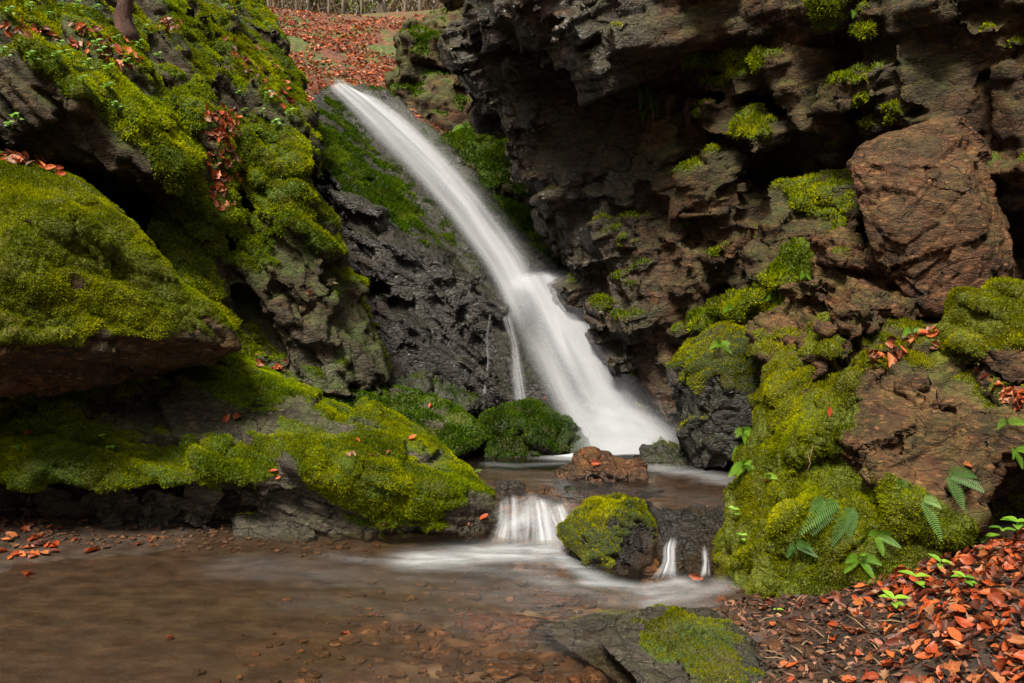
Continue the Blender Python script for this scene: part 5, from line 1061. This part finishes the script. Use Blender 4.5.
def sheet(name, L, R, mat, parent, layer=0, wide=0.0, lift=0.0, bulge=.06, nu=36, nv=160, efade=.22, vfade=(.02, .0), rough=.008, org=(0, 0, 0), dip=None):
    a, b = resample(L, nv), resample(R, nv); u = np.linspace(0, 1, nu); V = []
    a, b = a + (a - b) * wide, b + (b - a) * wide
    for j in range(nv):
        V.append(a[j] * (1 - u)[:, None] + b[j] * u[:, None])
    V = np.concatenate(V); U = np.tile(u, nv); Vv = np.repeat(np.linspace(0, 1, nv), nu)
    i = (np.arange(nv - 1)[:, None] * nu + np.arange(nu - 1)[None, :]).ravel(); fq = np.stack([i, i + nu, i + nu + 1, i + 1], 1)
    n = vnormals(V, [fq]); n = n * np.sign((n * (CAM - V)).sum(1))[:, None]
    V = V + n * (lift + bulge * np.sin(np.pi * U) + rough * fbm(np.stack([U * 6, Vv * 5 * nv / 160, 0 * U + layer], 1), 3, layer))[:, None]
    e = sstep(0, efade, U) * sstep(0, efade, 1 - U) * sstep(0, vfade[0] + 1e-4, Vv) * sstep(0, vfade[1] + 1e-4, 1 - Vv)
    if dip is not None: e = e * dip(U, Vv)
    me = mesh_np(name, V - np.array(org), fq, {'u': U, 'v': Vv, 'layer': np.full(len(U), layer * 3.7), 'edge': e})
    return link(name, me, mat, parent)
MF1 = fall_mat('falling_water', 4, 1.5, .10, .60, .92); MF2 = fall_mat('falling_water_thin', 7, 1.0, .36, .80, .45, .50); MF3 = fall_mat('spray', 3, 1.5, .2, .8, .22)
UL = WFL[:9] + [(506, 322, 8.65), (514, 345, 8.4)]
UR = [(350, 92, 13.2), (380, 101, 12.4), (408, 120, 11.8), (436, 146, 11.1), (460, 174, 10.6), (486, 205, 10.1), (508, 236, 9.7), (526, 262, 9.4), (538, 288, 9.1), (548, 315, 8.75), (556, 345, 8.4)]
LL = [(498, 290, 8.95), (506, 316, 8.65), (516, 345, 8.38), (529, 378, 8.10), (546, 415, 7.85), (558, 450, 7.5), (562, 476, 7.25)]
LR = [(568, 284, 8.95), (586, 308, 8.7), (604, 338, 8.42), (618, 372, 8.2), (642, 412, 7.85), (682, 450, 7.5), (696, 474, 7.25)]
w0 = bpy.data.objects.new('waterfall', None); C.objects.link(w0); w0.location = tuple(P(620, 447, 7.7))
thing(w0, 'tall silky white waterfall sliding down the dark rock into the pool', 'waterfall'); og = np.array(w0.location)
dp = lambda U, V: 1 - .85 * np.exp(-(((U - .22) / .14) ** 2 + ((V - .22) / .16) ** 2))
endf = lambda U, V: sstep(1.0, .80, V)
sheet('upper_sheet', UL, UR, MF1, w0, 1, 0, .05, .10, org=og, dip=endf, nv=220, efade=.30)
sheet('upper_streaks', UL, UR, MF2, w0, 2, .10, .10, .12, org=og, dip=endf, nv=220, efade=.4)
sheet('upper_spray', UL[1:], UR[1:], MF3, w0, 3, .32, .14, .14, org=og, dip=endf, efade=.48, nv=200)
sheet('lower_sheet', LL, LR, MF1, w0, 7, 0, .10, .16, org=og, dip=dp, efade=.30, vfade=(.05, 0))
sheet('lower_streaks', LL, LR, MF2, w0, 5, .05, .15, .18, org=og, dip=dp, efade=.36, vfade=(.10, 0))
sheet('lower_spray', LL, LR, MF3, w0, 9, .22, .20, .20, org=og, efade=.48, vfade=(.2, 0))
#sheet('ledge_spill', [(512, 284, 9.15), (516, 292, 9.0), (520, 310, 8.85)], [(570, 281, 9.2), (578, 290, 9.02), (588, 312, 8.8)], MF1, w0, 12, 0, .14, .08, org=og, nv=40, efade=.3, vfade=(.25, .6))
sheet('foot_spray', [(540, 390, 7.9), (556, 420, 7.6), (562, 448, 7.3), (558, 474, 6.95)], [(640, 395, 7.9), (668, 425, 7.6), (700, 450, 7.3), (706, 476, 6.95)], fall_mat('foot_spray', 3, 2, .12, .55, .85), w0, 8, 0, .06, .16, org=og, nv=60, efade=.4, vfade=(.5, .0))
def fall(name, L, R, mat, label, layers=2, nv=60, grp=None, **kw):
    o = bpy.data.objects.new(name, None); C.objects.link(o); o.location = tuple(P(*L[-1])); thing(o, label, 'waterfall', grp)
    for k in range(layers): sheet('water_sheet', L, R, mat, o, 11 + k * 3, .04 * k, .012 * k + .004, org=np.array(o.location), nv=nv, **kw)
    return o
fall('trickle', [(498, 305, 8.75), (503, 325, 8.6), (510, 345, 8.45), (509, 370, 8.3), (514, 404, 8.1)], [(508, 308, 8.75), (514, 325, 8.6), (519, 348, 8.45), (524, 370, 8.3), (530, 406, 8.1)], MF2, 'narrow white side trickle just left of the main waterfall', efade=.3, bulge=.02, rough=.01)
fall('trickle', [(489, 315, 8.6), (485, 340, 8.45), (487, 362, 8.35), (482, 395, 8.2)], [(492, 315, 8.6), (489, 340, 8.45), (490, 362, 8.35), (487, 395, 8.2)], MF2, 'thinnest thread of falling water, farthest left on the black rock', efade=.3, bulge=.01, rough=.01, layers=1)
MC = fall_mat('cascade_water', 7, .5, .36, .70, .9, .52)
MC2 = fall_mat('cascade_veil', 5, .4, .35, .8, .5, .46)
c0 = bpy.data.objects.new('cascade', None); C.objects.link(c0); c0.location = tuple(P(525, 548, 5.25)); thing(c0, 'small white cascade left of the pointed mossy midstream rock', 'waterfall'); og = np.array(c0.location)
for k, (L_, R_, mt, kw) in enumerate([
    ([(498, 502, 5.66), (497, 514, 5.52), (494, 530, 5.42), (484, 549, 5.28)], [(524, 497, 5.64), (526, 512, 5.50), (529, 530, 5.38), (536, 552, 5.22)], MC, dict(bulge=.05)),
    ([(522, 503, 5.60), (522, 516, 5.48), (520, 532, 5.38), (514, 551, 5.24)], [(548, 499, 5.56), (553, 514, 5.44), (558, 532, 5.32), (566, 553, 5.16)], MC, dict(bulge=.04)),
    ([(545, 508, 5.54), (550, 520, 5.42), (556, 534, 5.30), (560, 552, 5.16)], [(566, 503, 5.50), (571, 516, 5.38), (576, 532, 5.24), (586, 553, 5.08)], MC, dict(bulge=.03)),
    ([(496, 505, 5.64), (494, 520, 5.46), (488, 538, 5.34), (474, 552, 5.20)], [(566, 505, 5.48), (572, 520, 5.34), (582, 538, 5.20), (600, 560, 5.02)], MC2, dict(bulge=.08, lift=.02))]):
    sheet('water_sheet', L_, R_, mt, c0, 11 + k * 3, 0, kw.get('lift', .004), kw['bulge'], org=og, nv=60, efade=.28, vfade=(.18, .15), dip=lambda U, V: .35 + .65 * sstep(.05, .5, V + .35 * np.sin(U * 9 + 1.3)))
c1 = bpy.data.objects.new('cascade', None); C.objects.link(c1); c1.location = tuple(P(680, 580, 4.6)); thing(c1, 'smaller cascade over the shiny dark rock right of midstream', 'waterfall'); og = np.array(c1.location)
for k, (L_, R_, mt, dm) in enumerate([
    ([(666, 544, 4.82), (663, 554, 4.73), (661, 568, 4.62), (645, 588, 4.5)], [(682, 542, 4.80), (679, 554, 4.69), (678, 568, 4.60), (682, 588, 4.46)], MC, None),
    ([(700, 552, 4.72), (701, 568, 4.60), (696, 586, 4.47)], [(707, 550, 4.73), (710, 568, 4.60), (712, 584, 4.49)], MC, None)]):
    sheet('water_sheet', L_, R_, mt, c1, 31 + k * 3, 0, .03, .03, org=og, nv=60, efade=.35, vfade=(.35, .2))
for o in MOSSES: o.hide_viewport = False

# ================================================================= LIGHT AND CAMERA
w = bpy.data.worlds.new('World'); scene.world = w; w.use_nodes = True
wn = w.node_tree; bg = wn.nodes['Background']
sky = wn.nodes.new('ShaderNodeTexSky'); sky.sky_type = 'NISHITA'; sky.sun_disc = False
SUN_EL, SUN_AZ = 56, 205      # azimuth clockwise from +Y (north)
sky.sun_elevation = math.radians(SUN_EL); sky.sun_rotation = math.radians(SUN_AZ); sky.dust_density = 3; sky.ozone_density = .6
hs = wn.nodes.new('ShaderNodeHueSaturation'); hs.inputs['Saturation'].default_value = .0
wn.links.new(sky.outputs[0], hs.inputs['Color']); wm = wn.nodes.new('ShaderNodeMix'); wm.data_type = 'RGBA'; wm.blend_type = 'MULTIPLY'; wm.inputs[0].default_value = 1; wm.inputs[7].default_value = (1, .97, .88, 1)
wn.links.new(hs.outputs[0], wm.inputs[6]); wn.links.new(wm.outputs[2], bg.inputs[0]); bg.inputs[1].default_value = .05
sl = bpy.data.lights.new('sun', 'SUN'); sl.energy = 2.0; sl.angle = math.radians(14); sl.color = (1, .90, .74)
so = bpy.data.objects.new('sun', sl); C.objects.link(so)
el, az = math.radians(SUN_EL), math.radians(SUN_AZ)
dvec = Vector((math.sin(az) * math.cos(el), math.cos(az) * math.cos(el), math.sin(el)))
so.rotation_euler = dvec.to_track_quat('Z', 'Y').to_euler(); so.location = (0, 0, 12)
cd = bpy.data.cameras.new('camera'); cd.sensor_width = 36; cd.lens = 36 * F / 1024; cd.clip_end = 500
co = bpy.data.objects.new('camera', cd); C.objects.link(co); co.location = tuple(CAM); co.rotation_euler = (math.radians(90) - PITCH, 0, 0)
scene.camera = co
vs = scene.view_settings; vs.view_transform = 'Standard'; vs.look = 'None'; vs.exposure = 2.3; vs.gamma = 1
scene.cycles.use_denoising = True; scene.cycles.max_bounces = 6; scene.cycles.transparent_max_bounces = 24
print('MOSS', MOSS_TOTAL[0], 'ROCKV', sum(len(r[1]) for r in ROCKS))
